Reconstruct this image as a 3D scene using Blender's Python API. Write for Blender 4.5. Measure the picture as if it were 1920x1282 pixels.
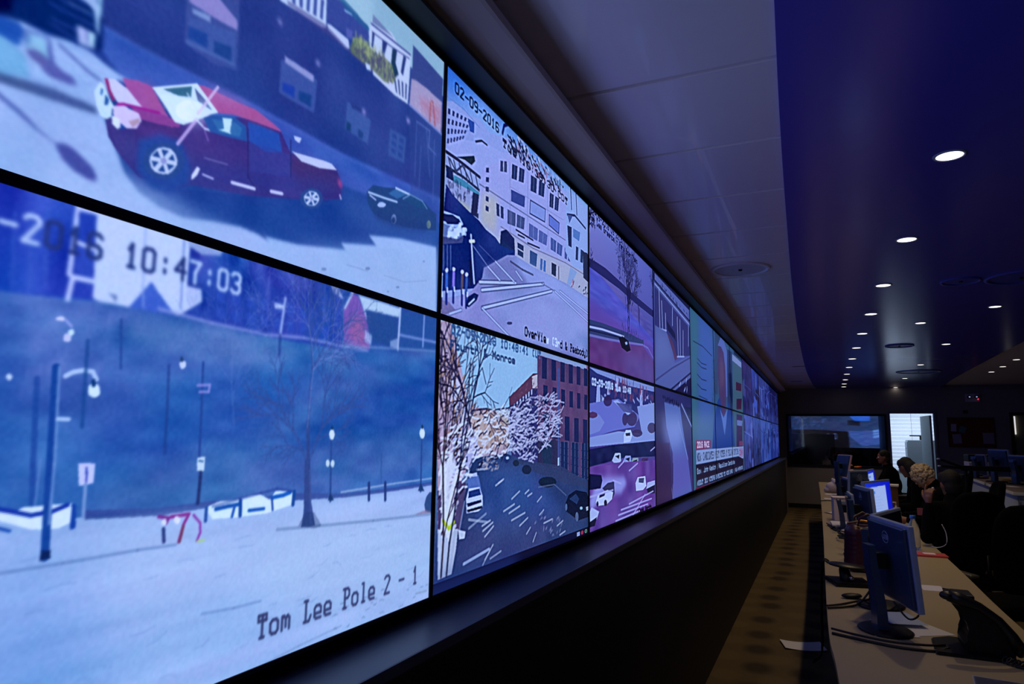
import bpy, bmesh, math, random
import numpy as np
from mathutils import Vector, Matrix
for o in list(bpy.data.objects): bpy.data.objects.remove(o)
scn = bpy.context.scene
COL = scn.collection
# ------------------------------------------------------------------ camera
EYE = 1.6
cam_d = bpy.data.cameras.new('camera'); cam = bpy.data.objects.new('camera', cam_d); COL.objects.link(cam)
yaw, pitch, roll = .4288, .13605, .01393
fw = Vector((-math.sin(yaw)*math.cos(pitch), math.cos(yaw)*math.cos(pitch), math.sin(pitch)))
rt = Vector((math.cos(yaw), math.sin(yaw), 0)); up = rt.cross(fw)
R_ = rt*math.cos(roll)+up*math.sin(roll); U_ = -rt*math.sin(roll)+up*math.cos(roll)
cam.matrix_world = Matrix(((R_.x, U_.x, -fw.x, .86785), (R_.y, U_.y, -fw.y, 0), (R_.z, U_.z, -fw.z, EYE), (0, 0, 0, 1)))
cam_d.sensor_width = 36; cam_d.lens = 1266.68*36/1920; cam_d.clip_start = .02; cam_d.clip_end = 100
scn.camera = cam
# ------------------------------------------------------------------ world and exposure
wd = bpy.data.worlds.new('world'); scn.world = wd; wd.use_nodes = True
wd.node_tree.nodes['Background'].inputs[0].default_value = (.02, .025, .05, 1); wd.node_tree.nodes['Background'].inputs[1].default_value = .3
vs = scn.view_settings; vs.view_transform = 'Standard'; vs.look = 'None'; vs.exposure = 0; vs.gamma = 1; vs.use_curve_mapping = False
scn.cycles.use_denoising = True; scn.cycles.max_bounces = 6; scn.cycles.sample_clamp_indirect = 3
LAMP_W = 17          # strength of one recessed downlight
# ------------------------------------------------------------------ pictures shown on the displays
# A small painter: each picture is a list of marks in display units (0..1000 across one display).
GLYPH = {
 '0':'0107 0718 1838 3847 4741 4130 3010 1001','1':'1220 2028 1838','2':'0110 1030 3041 4142 4208 0848','3':'0110 1030 3041 4143 4334 2434 3445 4547 4738 3818 1807',
 '4':'3038 3005 0545','5':'4000 0003 0333 3344 4447 4738 3808','6':'4130 3010 1001 0107 0718 1838 3847 4745 4534 3404','7':'0040 4024 2428','8':'1030 3041 4143 4334 3414 1403 0301 0110 3445 4547 4738 3818 1807 0705 0514',
 '9':'4414 1403 0301 0110 1030 3041 4147 4738 3818','-':'0444',':':'2223 2627','.':'2728','(':'3011 1117 1738','/':'4008',')':'1031 3137 3718','&':'4803 0301 0110 1021 2122 2206 0607 0718 1828 2845',
 'A':'0820 2048 1535','B':'0008 0030 3041 4143 4304 3445 4547 4738 3808','C':'4130 3010 1001 0107 0718 1838 3847','D':'0008 0030 3041 4147 4738 3808','E':'4000 0008 0848 0434','F':'4000 0008 0434',
 'G':'4130 3010 1001 0107 0718 1838 3847 4744 4424','H':'0008 4048 0444','I':'1030 2028 1838','J':'4047 4738 3818 1807','K':'0008 4004 0448','L':'0020 1018 0838 3846','M':'0800 0024 2440 4048','N':'0800 0048 4840',
 'O':'1030 3041 4147 4738 3818 1807 0701 0110','P':'0030 3041 4143 4334 3414 1018 0828','R':'0008 0030 3041 4143 4334 3404 2448','S':'4130 3010 1001 0103 0314 1434 3445 4547 4738 3818 1807','T':'0242 0200 0040 4042 2028 1838',
 'U':'0007 0718 1838 3847 4740','V':'0028 2840','W':'0018 1824 2438 3840','X':'0048 4008','Y':'0024 4024 2428',
 'a':'1333 3344 4448 4818 1807 0706 0615 1545','b':'0008 0333 3344 4447 4738 3808','c':'4333 3313 1304 0407 0718 1848','d':'4048 4313 1304 0407 0718 1848','e':'0646 4644 4433 3313 1304 0407 0718 1848','f':'4030 3021 2128 0343',
 'g':'4349 493a 3a1a 4313 1304 0406 0617 1747','h':'0008 0333 3344 4448','i':'1323 2328 1838 2021','j':'3339 392a 2a1a 3031','l':'1020 2028 1838','m':'0308 0313 1324 2427 2433 3344 4448','n':'0308 0333 3344 4448','o':'1333 3344 4447 4738 3818 1807 0704 0413',
 'p':'030a 0333 3344 4447 4738 3808','r':'0308 0513 1333 3344','s':'4313 1304 0415 1535 3546 4647 4738 3808','t':'1017 1728 2848 0343','u':'0307 0718 1848 4348','v':'0328 2843','w':'0318 1824 2438 3843','y':'0307 0718 1848 4349 493a 3a1a','k':'0008 4306 2548','|':'202a'}
def hexrgb(h):
    h = '%06x' % h
    return np.array([int(h[i:i+2], 16)/255.0 for i in (0, 2, 4)], dtype=np.float32)
def smooth_noise(ny, nx, sy, sx, rs):
    gy, gx = max(2, int(ny/sy)+2), max(2, int(nx/sx)+2)
    g = rs.rand(gy, gx).astype(np.float32)
    y = np.linspace(0, gy-1.001, ny); x = np.linspace(0, gx-1.001, nx)
    yi, xi = y.astype(int), x.astype(int); fy, fx = (y-yi)[:, None], (x-xi)[None]
    fy = fy*fy*(3-2*fy); fx = fx*fx*(3-2*fx)
    a, b = g[yi][:, xi], g[yi][:, xi+1]; c, d = g[yi+1][:, xi], g[yi+1][:, xi+1]
    return ((a*(1-fx)+b*fx)*(1-fy)+(c*(1-fx)+d*fx)*fy)*2-1
def box_blur(a, ry, rx):
    for ax, r in ((0, ry), (1, rx)):
        r = int(round(r))
        if r < 1: continue
        for _ in range(2):
            p = [(0, 0)]*a.ndim; p[ax] = (r+1, r)
            c = np.cumsum(np.pad(a, p, mode='edge').astype(np.float64), axis=ax)
            n = a.shape[ax]
            s1 = [slice(None)]*a.ndim; s2 = list(s1); s1[ax] = slice(2*r+1, 2*r+1+n); s2[ax] = slice(0, n)
            a = ((c[tuple(s1)]-c[tuple(s2)])/(2*r+1)).astype(np.float32)
    return a
class Paint:
    def __init__(s, w, h, nx, ny):
        s.w, s.h, s.nx, s.ny = w, h, nx, ny
        s.kx, s.ky = nx/w, ny/h
        s.a = np.zeros((ny, nx, 3), np.float32)
        s.X = ((np.arange(nx)+.5)/s.kx).astype(np.float32); s.Y = ((np.arange(ny)+.5)/s.ky).astype(np.float32)
    def win(s, x0, y0, x1, y1):
        return (max(0, int(x0*s.kx)-1), max(0, int(y0*s.ky)-1), min(s.nx, int(x1*s.kx)+2), min(s.ny, int(y1*s.ky)+2))
    def mask(s, p):
        x, y = p[0::2], p[1::2]
        i0, j0, i1, j1 = s.win(min(x), min(y), max(x), max(y))
        if i1 <= i0 or j1 <= j0: return None
        X, Y = s.X[None, i0:i1], s.Y[j0:j1, None]
        m = np.zeros((j1-j0, i1-i0), bool); n = len(x)
        for k in range(n):
            xa, ya, xb, yb = x[k], y[k], x[k-1], y[k-1]
            if ya == yb: continue
            m ^= ((ya > Y) != (yb > Y)) & (X < (xb-xa)*(Y-ya)/(yb-ya)+xa)
        return m, i0, j0, i1, j1
    def mix(s, c, al, w):
        i0, j0, i1, j1 = w
        v = s.a[j0:j1, i0:i1]; al = al[..., None]
        v += (hexrgb(c)-v)*al
    def P(s, c, a, p):
        r = s.mask(p)
        if r: s.mix(c, r[0].astype(np.float32)*a, r[1:])
    def S(s, c, a, b, p):
        r = s.mask(p)
        if not r: return
        full = np.zeros((s.ny, s.nx), np.float32); m, i0, j0, i1, j1 = r; full[j0:j1, i0:i1] = m
        s.mix(c, box_blur(full, b*s.ky, b*s.kx)*a, (0, 0, s.nx, s.ny))
    def seg(s, c, w, a, x0, y0, x1, y1):
        h = w/2; i0, j0, i1, j1 = s.win(min(x0, x1)-h, min(y0, y1)-h, max(x0, x1)+h, max(y0, y1)+h)
        if i1 <= i0 or j1 <= j0: return
        X, Y = s.X[None, i0:i1], s.Y[j0:j1, None]
        dx, dy = x1-x0, y1-y0; L = dx*dx+dy*dy+1e-6
        t = np.clip(((X-x0)*dx+(Y-y0)*dy)/L, 0, 1)
        d = np.sqrt((X-x0-t*dx)**2+(Y-y0-t*dy)**2); e = .7/min(s.kx, s.ky)
        s.mix(c, np.clip((h-d)/e+.5, 0, 1)*a, (i0, j0, i1, j1))
    def L(s, c, w, a, p):
        for k in range(0, len(p)-2, 2): s.seg(c, w, a, *p[k:k+4])
    def E(s, c, a, cx, cy, rx, ry):
        s.P(c, a, [v for k in range(24) for v in (cx+rx*math.cos(k*math.pi/12), cy+ry*math.sin(k*math.pi/12))])
    def G(s, c00, c10, c01, c11):
        u = (s.X/s.w)[None, :, None]; v = (s.Y/s.h)[:, None, None]
        s.a[:] = (hexrgb(c00)*(1-u)+hexrgb(c10)*u)*(1-v)+(hexrgb(c01)*(1-u)+hexrgb(c11)*u)*v
    def N(s, amp, sx, sy, seed, p=None):
        rs = np.random.RandomState(seed)
        n = smooth_noise(s.ny, s.nx, max(1, sy*s.ky), max(1, sx*s.kx), rs)[..., None]*amp
        n = n*np.array([1, 1, .9], np.float32)+smooth_noise(s.ny, s.nx, max(1, sy*s.ky*2), max(1, sx*s.kx*2), rs)[..., None]*amp*.6*np.array([1, -.3, .1], np.float32)
        if p:
            r = s.mask(p)
            if not r: return
            m, i0, j0, i1, j1 = r; s.a[j0:j1, i0:i1] += n[j0:j1, i0:i1]*m[..., None]
        else: s.a += n
        np.clip(s.a, 0, 1, out=s.a)
    def B(s, r): s.a = box_blur(s.a, r*s.ky, r*s.kx)
    def T(s, t, c, w, x0, x1, yb, h, c2=None, i0=99, i1=99):
        n = len(t); st = (x1-x0)/n; k = h/8.0; kx = st*.64/4
        for i, ch in enumerate(t):
            col = c2 if (c2 is not None and i0 <= i < i1) else c
            for g in GLYPH.get(ch, '').split():
                a = [int(q, 16) for q in g]
                s.seg(col, w, .92, x0+i*st+a[0]*kx, yb+(a[1]-8)*k, x0+i*st+a[2]*kx, yb+(a[3]-8)*k)
    def W(s, c, a, q, nx, ny, fx, fy, c2=None):
        def at(u, v):
            return ((q[0]*(1-u)+q[2]*u)*(1-v)+(q[6]*(1-u)+q[4]*u)*v, (q[1]*(1-u)+q[3]*u)*(1-v)+(q[7]*(1-u)+q[5]*u)*v)
        for i in range(nx):
            for j in range(ny):
                u0, v0 = (i+.5-fx/2)/nx, (j+.5-fy/2)/ny; u1, v1 = u0+fx/nx, v0+fy/ny
                s.P(c, a, [*at(u0, v0), *at(u1, v0), *at(u1, v1), *at(u0, v1)])
                if c2 is not None: s.L(c2, 2, .8, [*at((u0+u1)/2, v0), *at((u0+u1)/2, v1)])
    def R(s, c, x, y, ang, ln, depth, w, seed, al=.8, spread=32):
        rs = random.Random(seed)
        def go(x, y, a, l, d, w):
            if d < 0 or l < 2: return
            n = 3
            for _ in range(n):
                a2 = a+rs.uniform(-9, 9); x2, y2 = x+math.cos(math.radians(a2))*l/n, y-math.sin(math.radians(a2))*l/n
                s.seg(c, max(w, .9), al, x, y, x2, y2); x, y, a = x2, y2, a2
                if d > 0 and rs.random() < .6: go(x, y, a+rs.choice((-1, 1))*rs.uniform(spread*.6, spread*1.5), l*.55, d-1, w*.6)
            go(x, y, a+rs.uniform(4, spread), l*.75, d-1, w*.7); go(x, y, a-rs.uniform(4, spread), l*.75, d-1, w*.7)
        go(x, y, ang, ln, depth, w)
    def K(s, c, a, n, ln, ang, w, seed, p, js=25):
        rs = random.Random(seed); r = s.mask(p)
        if not r: return
        m, i0, j0, i1, j1 = r
        for _ in range(n):
            i, j = rs.randrange(i1-i0), rs.randrange(j1-j0)
            if not m[j, i]: continue
            x, y = (i0+i)/s.kx, (j0+j)/s.ky; q = math.radians(ang+rs.uniform(-js, js)); l = ln*rs.uniform(.4, 1)
            xm, ym = x+math.cos(q)*l*.5, y-math.sin(q)*l*.5; q += rs.uniform(-.6, .6)
            s.L(c, w, a*rs.uniform(.6, 1), [x, y, xm, ym, xm+math.cos(q)*l*.5, ym-math.sin(q)*l*.5])
def paint(ops, w, h, nx, ny):
    p = Paint(w, h, nx*2, ny*2)
    for o in ops: getattr(p, o[0])(*o[1:])
    return p.a.reshape(ny, 2, nx, 2, 3).mean((1, 3))
# ------------------------------------------------------------------ materials
def s2l(c): return tuple(((v/12.92) if v <= .04045 else ((v+.055)/1.055)**2.4) for v in c)
def lin(h): return (*s2l([((h >> k) & 255)/255 for k in (16, 8, 0)]), 1)
MATS = {}
def mat(name, col, rough=.5, metal=0, emit=None, es=0, var=.12, scale=30, bump=0, alpha=None, trans=0, spec=.5, coat=0):
    if name in MATS: return MATS[name]
    m = bpy.data.materials.new(name); m.use_nodes = True; nt = m.node_tree; b = nt.nodes['Principled BSDF']
    c = lin(col) if isinstance(col, int) else (*col, 1)
    tc = nt.nodes.new('ShaderNodeTexCoord'); n = nt.nodes.new('ShaderNodeTexNoise'); n.inputs['Scale'].default_value = scale; n.inputs['Detail'].default_value = 4
    nt.links.new(tc.outputs['Object'], n.inputs['Vector'])
    r = nt.nodes.new('ShaderNodeValToRGB'); r.color_ramp.elements[0].color = tuple(max(0, v*(1-var)) for v in c[:3])+(1,); r.color_ramp.elements[1].color = tuple(min(1, v*(1+var)) for v in c[:3])+(1,)
    nt.links.new(n.outputs['Fac'], r.inputs['Fac']); nt.links.new(r.outputs['Color'], b.inputs['Base Color'])
    b.inputs['Roughness'].default_value = rough; b.inputs['Metallic'].default_value = metal; b.inputs['Specular IOR Level'].default_value = spec; b.inputs['Coat Weight'].default_value = coat
    if trans: b.inputs['Transmission Weight'].default_value = trans
    if emit is not None: b.inputs['Emission Color'].default_value = lin(emit); b.inputs['Emission Strength'].default_value = es
    if bump:
        bp = nt.nodes.new('ShaderNodeBump'); bp.inputs['Strength'].default_value = bump; bp.inputs['Distance'].default_value = .004
        nt.links.new(n.outputs['Fac'], bp.inputs['Height']); nt.links.new(bp.outputs['Normal'], b.inputs['Normal'])
    MATS[name] = m; return m
# ------------------------------------------------------------------ mesh helpers
class MB:
    def __init__(s): s.bm = bmesh.new()
    def box(s, x0, x1, y0, y1, z0, z1, bev=0, M=None):
        vs = [s.bm.verts.new((x, y, z)) for x in (x0, x1) for y in (y0, y1) for z in (z0, z1)]
        fs = [s.bm.faces.new([vs[i] for i in q]) for q in ((0, 1, 3, 2), (4, 6, 7, 5), (0, 4, 5, 1), (2, 3, 7, 6), (0, 2, 6, 4), (1, 5, 7, 3))]
        if bev:
            es = {e for f in fs for e in f.edges}; r = bmesh.ops.bevel(s.bm, geom=list(es), offset=bev, segments=2, affect='EDGES', profile=.6)
            vs = list({v for f in r['faces'] for v in f.verts} | {v for v in vs if v.is_valid})
        if M is not None: bmesh.ops.transform(s.bm, matrix=M, verts=[v for v in vs if v.is_valid])
        return s
    def prism(s, pts, d, M=None, bev=0):          # polygon in xy, extruded d along z
        a = [s.bm.verts.new((x, y, 0)) for x, y in pts]; b = [s.bm.verts.new((x, y, d)) for x, y in pts]; n = len(pts)
        fs = [s.bm.faces.new(a[::-1]), s.bm.faces.new(b)]+[s.bm.faces.new((a[i], a[(i+1) % n], b[(i+1) % n], b[i])) for i in range(n)]
        vs = a+b
        if bev:
            r = bmesh.ops.bevel(s.bm, geom=list({e for f in fs[:2] for e in f.edges}), offset=bev, segments=2, affect='EDGES')
            vs = list({v for f in r['faces'] for v in f.verts} | {v for v in vs if v.is_valid})
        if M is not None: bmesh.ops.transform(s.bm, matrix=M, verts=[v for v in vs if v.is_valid])
        return s
    def lathe(s, prof, seg=24, M=None, sx=1, sy=1):
        rings = []
        for r, z in prof:
            rings.append([s.bm.verts.new((r*math.cos(2*math.pi*k/seg)*sx, r*math.sin(2*math.pi*k/seg)*sy, z)) for k in range(seg)] if r > 1e-5 else [s.bm.verts.new((0, 0, z))])
        for a, b in zip(rings, rings[1:]):
            for k in range(seg):
                q = [a[k % len(a)], a[(k+1) % len(a)], b[(k+1) % len(b)], b[k % len(b)]]; u = []
                for v in q:
                    if v not in u: u.append(v)
                if len(u) > 2: s.bm.faces.new(u)
        if M is not None: bmesh.ops.transform(s.bm, matrix=M, verts=[v for r in rings for v in r])
        return s
    def tube(s, pts, r, seg=8, rs=None, caps=True):
        pts = [Vector(p) for p in pts]; rings = []
        for i, p in enumerate(pts):
            t = (pts[min(i+1, len(pts)-1)]-pts[max(i-1, 0)]).normalized()
            a = Vector((0, 0, 1)) if abs(t.z) < .9 else Vector((1, 0, 0)); u = t.cross(a).normalized(); v = t.cross(u); q = rs[i] if rs else r
            rings.append([s.bm.verts.new(p+u*q*math.cos(2*math.pi*k/seg)+v*q*math.sin(2*math.pi*k/seg)) for k in range(seg)])
        for a, b in zip(rings, rings[1:]):
            for k in range(seg): s.bm.faces.new((a[k], a[(k+1) % seg], b[(k+1) % seg], b[k]))
        if caps: s.bm.faces.new(rings[0][::-1]); s.bm.faces.new(rings[-1])
        return s
    def ball(s, c, r, M=None, u=16, v=10):
        if isinstance(r, (int, float)): r = (r, r, r)
        T = Matrix.Translation(c) @ (M if M is not None else Matrix()) @ Matrix.Diagonal((*r, 1)); bmesh.ops.create_uvsphere(s.bm, u_segments=u, v_segments=v, radius=1, matrix=T); return s
    def cap(s, p0, p1, r0, r1, u=14):              # tapered capsule
        p0, p1 = Vector(p0), Vector(p1); d = p1-p0; L = d.length; q = d.to_track_quat('Z', 'Y').to_matrix().to_4x4()
        pr = [(0, -r0)]+[(r0*math.cos(a), r0*math.sin(a)) for a in (-1.1, -.6, 0)]+[(r1*math.cos(a), L+r1*math.sin(a)) for a in (0, .6, 1.1)]+[(0, L+r1)]
        return s.lathe(pr, u, Matrix.Translation(p0) @ q)
    def quad(s, pts): s.bm.faces.new([s.bm.verts.new(p) for p in pts]); return s
    def mesh(s, name, m, smooth=False):
        bmesh.ops.recalc_face_normals(s.bm, faces=s.bm.faces); me = bpy.data.meshes.new(name); s.bm.to_mesh(me); s.bm.free()
        me.materials.append(m)
        if smooth: me.polygons.foreach_set('use_smooth', [True]*len(me.polygons)); me.update()
        return me
    def build(s, name, m, parent=None, smooth=False, label=None):
        o = bpy.data.objects.new(name, s.mesh(name, m, smooth)); COL.objects.link(o)
        if parent is not None: o.parent = parent
        if label: o['label'] = label
        return o
def tag(o, label, cat, group=None):
    o['label'] = label; o['category'] = cat
    if group: o['group'] = group
    return o
def thing(name, label, cat, loc=(0, 0, 0), rz=0, group=None):
    o = bpy.data.objects.new(name, None); COL.objects.link(o); o.location = loc; o.rotation_euler = (0, 0, rz); return tag(o, label, cat, group)
def struct(o): o['kind'] = 'structure'; return o
def copy_tree(o, parent=None):
    c = o.copy(); COL.objects.link(c)
    if parent is not None: c.parent = parent
    for ch in list(o.children): copy_tree(ch, c)
    return c
def rotz(a): return Matrix.Rotation(a, 4, 'Z')
T_ = Matrix.Translation
# ------------------------------------------------------------------ palette
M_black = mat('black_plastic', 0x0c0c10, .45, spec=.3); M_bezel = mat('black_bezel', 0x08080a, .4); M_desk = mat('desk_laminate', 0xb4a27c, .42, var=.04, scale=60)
M_wall = mat('grey_wall_paint', 0x9a9498, .8, var=.05, scale=4); M_dark = mat('black_panel_paint', 0x141318, .55, var=.1); M_tile = mat('pale_ceiling_panel', 0xfff3ff, .36, var=.03, scale=12, bump=.06, spec=.7, coat=.35)
M_blue = mat('blue_ceiling_paint', (.085, .075, .62), .22, var=.04, scale=3, spec=.6); M_warmc = mat('cream_ceiling_paint', 0xf6eadc, .8, var=.03, scale=3)
M_trim = mat('grey_trim', 0x8c8088, .6); M_white = mat('white_paper', 0xe6e2ea, .8, var=.03); M_soffit = mat('soffit_plaster', 0xccb8b2, .6, var=.05, scale=6)
M_fabric = mat('black_fabric', 0x060607, 1, var=.3, scale=200, bump=.3, spec=.1); M_navy = mat('dark_navy_cloth', 0x07070b, 1, var=.25, scale=120, spec=.1); M_cable = mat('black_cable', 0x0c0c0e, .5)
M_skin = mat('skin', 0xa07058, .55, var=.08); M_skin2 = mat('deep_skin', 0x7c5040, .55, var=.08); M_hair = mat('dark_hair', 0x0a0709, .8, var=.3, scale=90, bump=.5)
M_blond = mat('blond_curly_hair', 0xb8a58c, .8, var=.25, scale=40, bump=1.0); M_chrome = mat('brushed_metal', 0xa0a0a8, .3, 1); M_red = mat('coral_red', 0xd04a4c, .5)
M_backm = mat('monitor_back_plastic', 0x2c4064, .28, coat=.3); M_silver = mat('silver_edge_plastic', 0x98a8d0, .35); M_counter = mat('counter_front_laminate', 0xc4d0e0, .5, var=.03)
# ------------------------------------------------------------------ room shell
YB = 17.5; ZC = 2.785
def carpet():
    m = bpy.data.materials.new('patterned_carpet'); m.use_nodes = True; nt = m.node_tree; b = nt.nodes['Principled BSDF']; N = nt.nodes.new; L = nt.links.new
    tc = N('ShaderNodeTexCoord')
    def layer(rx, ry, off, lo, hi):
        mp = N('ShaderNodeMapping'); mp.inputs['Scale'].default_value = (rx, ry, 1); mp.inputs['Location'].default_value = off
        L(tc.outputs['Object'], mp.inputs['Vector']); v = N('ShaderNodeTexVoronoi'); v.inputs['Scale'].default_value = 1; v.inputs['Randomness'].default_value = .28; v.voronoi_dimensions = '2D'
        L(mp.outputs['Vector'], v.inputs['Vector']); r = N('ShaderNodeMapRange'); r.inputs['From Min'].default_value = lo; r.inputs['From Max'].default_value = hi; L(v.outputs['Distance'], r.inputs['Value']); return r.outputs['Result'], v
    d, v1 = layer(2.6, 2.1, (.25, .1, 0),   .16, .34); e, v2 = layer(2.6, 2.1, (.75, .6, 0), .18, .30)
    n = N('ShaderNodeTexNoise'); n.inputs['Scale'].default_value = 260; L(tc.outputs['Object'], n.inputs['Vector'])
    base = N('ShaderNodeMix'); base.data_type = 'RGBA'; base.inputs['A'].default_value = lin(0x584830); base.inputs['B'].default_value = lin(0x6e5a3a); L(n.outputs['Fac'], base.inputs['Factor'])
    m1 = N('ShaderNodeMix'); m1.data_type = 'RGBA'; L(d, m1.inputs['Factor']); m1.inputs['A'].default_value = lin(0x3c3020); L(base.outputs['Result'], m1.inputs['B'])
    m2 = N('ShaderNodeMix'); m2.data_type = 'RGBA'; L(e, m2.inputs['Factor']); m2.inputs['A'].default_value = lin(0x6c5a3c); L(m1.outputs['Result'], m2.inputs['B'])
    L(m2.outputs['Result'], b.inputs['Base Color']); b.inputs['Roughness'].default_value = .95
    bp = N('ShaderNodeBump'); bp.inputs['Strength'].default_value = .5; bp.inputs['Distance'].default_value = .004; L(n.outputs['Fac'], bp.inputs['Height']); L(bp.outputs['Normal'], b.inputs['Normal'])
    return m
struct(MB().box(-.6, 9, -3, 21, -.1, 0).build('floor', carpet()))
struct(MB().box(-.6, 9.2, -3, YB, ZC+.02, ZC+.12).build('ceiling', M_warmc))
def arc(pts, y):
    for (y0, x0), (y1, x1) in zip(pts, pts[1:]):
        if y <= y1: t = (y-y0)/(y1-y0); return x0+(x1-x0)*t
    return pts[-1][1]
def smooth_pts(pts, n=60):                         # Catmull-Rom through the survey points
    out = []
    for i in range(len(pts)-1):
        p0, p1, p2, p3 = pts[max(0, i-1)], pts[i], pts[i+1], pts[min(len(pts)-1, i+2)]
        for k in range(6):
            t = k/6; out.append(tuple(.5*((2*p1[j])+(p2[j]-p0[j])*t+(2*p0[j]-5*p1[j]+4*p2[j]-p3[j])*t*t+(-p0[j]+3*p1[j]-3*p2[j]+p3[j])*t**3) for j in (0, 1)))
    return out+[pts[-1]]
BL = smooth_pts([(-3, 1.02), (0, .87), (1.84, .80), (2.75, .77), (3.95, .74), (5.85, .70), (8.6, .665), (12.46, .66), (15, .70), (16.6, .745), (17.5, .80)])
BR = smooth_pts([(-3, 3.6), (2, 3.2), (6, 3.05), (9.7, 3.09), (13, 3.14), (15.66, 3.22), (17.5, 3.34)])
struct(MB().prism([(x, y) for y, x in BL]+[(x, y) for y, x in reversed(BR)], .03, T_((0, 0, ZC-.012))).build('ceiling_soffit', M_blue))
b = MB(); y = 2.14-.6096*9
while y < YB-.05:
    b.box(.03, 1.1, y+.011, min(y+.5986, YB), ZC, ZC+.02, .004); y += .6096
struct(b.build('ceiling_panels', M_tile))
struct(MB().box(-.35, -.1, -3, YB, 0, ZC+.1).build('wall_left', M_dark))
struct(MB().box(-.1, .10, -3, 16.25, 0, 1.15).build('wall_lower_left', M_dark))
struct(MB().box(-.1, .13, -3, 16.25, 1.15, 1.175, .004).build('trim_1', mat('satin_ledge', 0x44485c, .4, var=.04)))
struct(MB().box(.095, .125, 16.25, 16.30, 0, 1.19).build('trim_2', M_trim))
b = MB()                                           # cove above the displays: black head strip, sloping soffit, lip
b.box(-.1, .004, -3, 16.3, 2.592, 2.612).box(-.1, .065, -3, 16.3, 2.594, 2.602); struct(b.build('trim_3', M_dark))  # thin second fin added to shade the soffit close to the displays
prof = [(.004, 2.610), (.05, 2.622), (.10, 2.640), (.150, 2.652), (.160, 2.656), (.160, 2.682), (.150, 2.684), (.03, ZC+.02), (-.1, ZC+.02), (-.1, 2.610)]
struct(MB().prism([(x, z) for x, z in prof], 19.3, Matrix(((1, 0, 0, 0), (0, 0, 1, -3), (0, 1, 0, 0), (0, 0, 0, 1)))).build('trim_4', M_soffit))
def wall_with_holes(name, x0, x1, y0, y1, z0, z1, holes, m):
    b = MB(); xs = sorted({x0, x1, *[h[0] for h in holes], *[h[1] for h in holes]}); zs = sorted({z0, z1, *[h[2] for h in holes], *[h[3] for h in holes]})
    for xa, xb in zip(xs, xs[1:]):
        for za, zb in zip(zs, zs[1:]):
            if not any(h[0] <= xa and xb <= h[1] and h[2] <= za and zb <= h[3] for h in holes): b.box(xa, xb, y0, y1, za, zb)
    return struct(b.build(name, m))
DX0, DX1 = 2.275, 3.125                              # doorway
wall_with_holes('wall_back', -.35, 9.2, YB, YB+.12, 0, ZC+.02, [(DX0, DX1, 0, 2.19), (.10, 2.2, .95, 2.18), (4.56, 5.46, 0, 2.15)], M_wall)
struct(MB().box(9, 9.2, -3, YB, 0, ZC+.02).build('wall_right', M_wall)); struct(MB().box(-.35, 9.2, -3.12, -3, 0, ZC+.02).build('wall_rear', M_wall))
struct(MB().box(3.3, 8.9, YB-.08, YB-.005, ZC-.08, ZC-.014).build('trim_5', M_trim))
struct(MB().box(-.1, 2.2, YB-.012, YB-.001, 0, .1).build('baseboard_back', M_dark))
# window in the back wall
w = bpy.data.objects.new('window_1', None); COL.objects.link(w); struct(w)
b = MB()
for q in ((.10, 2.2, 2.13, 2.18), (.10, 2.2, .95, 1.0), (.10, .14, 1.0, 2.13), (2.16, 2.2, 1.0, 2.13)): b.box(q[0], q[1], YB-.02, YB+.1, q[2], q[3])
b.build('window_frame', M_dark, w)
MB().box(.14, 2.16, YB+.04, YB+.046, 1.0, 2.13).build('window_glass', mat('window_glass', (.9, .95, 1), .02, trans=1, var=0), w)
# doorway with its frame, door leaf swung open into the bright office
w = bpy.data.objects.new('door_1', None); COL.objects.link(w); struct(w)
b = MB()
for q in ((DX0-.04, DX0, 0, 2.19), (DX1, DX1+.04, 0, 2.19), (DX0-.04, DX1+.04, 2.19, 2.23)): b.box(q[0], q[1], YB-.03, YB+.14, q[2], q[3])
b.build('door_frame', mat('lilac_door_frame', 0x8a80a0, .5), w)
lf = MB().box(-.02, .02, 0, .85, 0, 2.15, .003, T_((DX1-.05, YB+.13, 0)) @ rotz(.10)).build('door_leaf', mat('grey_door_leaf', 0xa8b8c4, .5), w)
MB().tube([(DX1-.13, YB+.89, 1.0), (DX1-.19, YB+.88, 1.0), (DX1-.18, YB+.78, 1.0)], .01).build('door_handle', M_chrome, lf, True)
w = bpy.data.objects.new('door_2', None); COL.objects.link(w); struct(w)
MB().box(4.56, 5.46, YB+.03, YB+.08, 0, 2.15, .003).build('door_leaf', mat('olive_door_leaf', 0x8a846c, .6, var=.1, scale=5), w)
MB().box(4.58, 4.60, YB+.0, YB+.028, 1.75, 2.13).build('light_sliver', mat('light_gap', 0x888888, .5, emit=0xe8e4ec, es=.9), w, label='bright sliver of light at the door edge')  # glowing strip standing in for light through the door gap
b = MB()
for q in ((4.50, 4.56, 0, 2.15), (5.46, 5.52, 0, 2.15), (4.50, 5.52, 2.15, 2.21)): b.box(q[0], q[1], YB-.03, YB+.1, q[2], q[3])
b.build('door_frame', M_dark, w)
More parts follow.
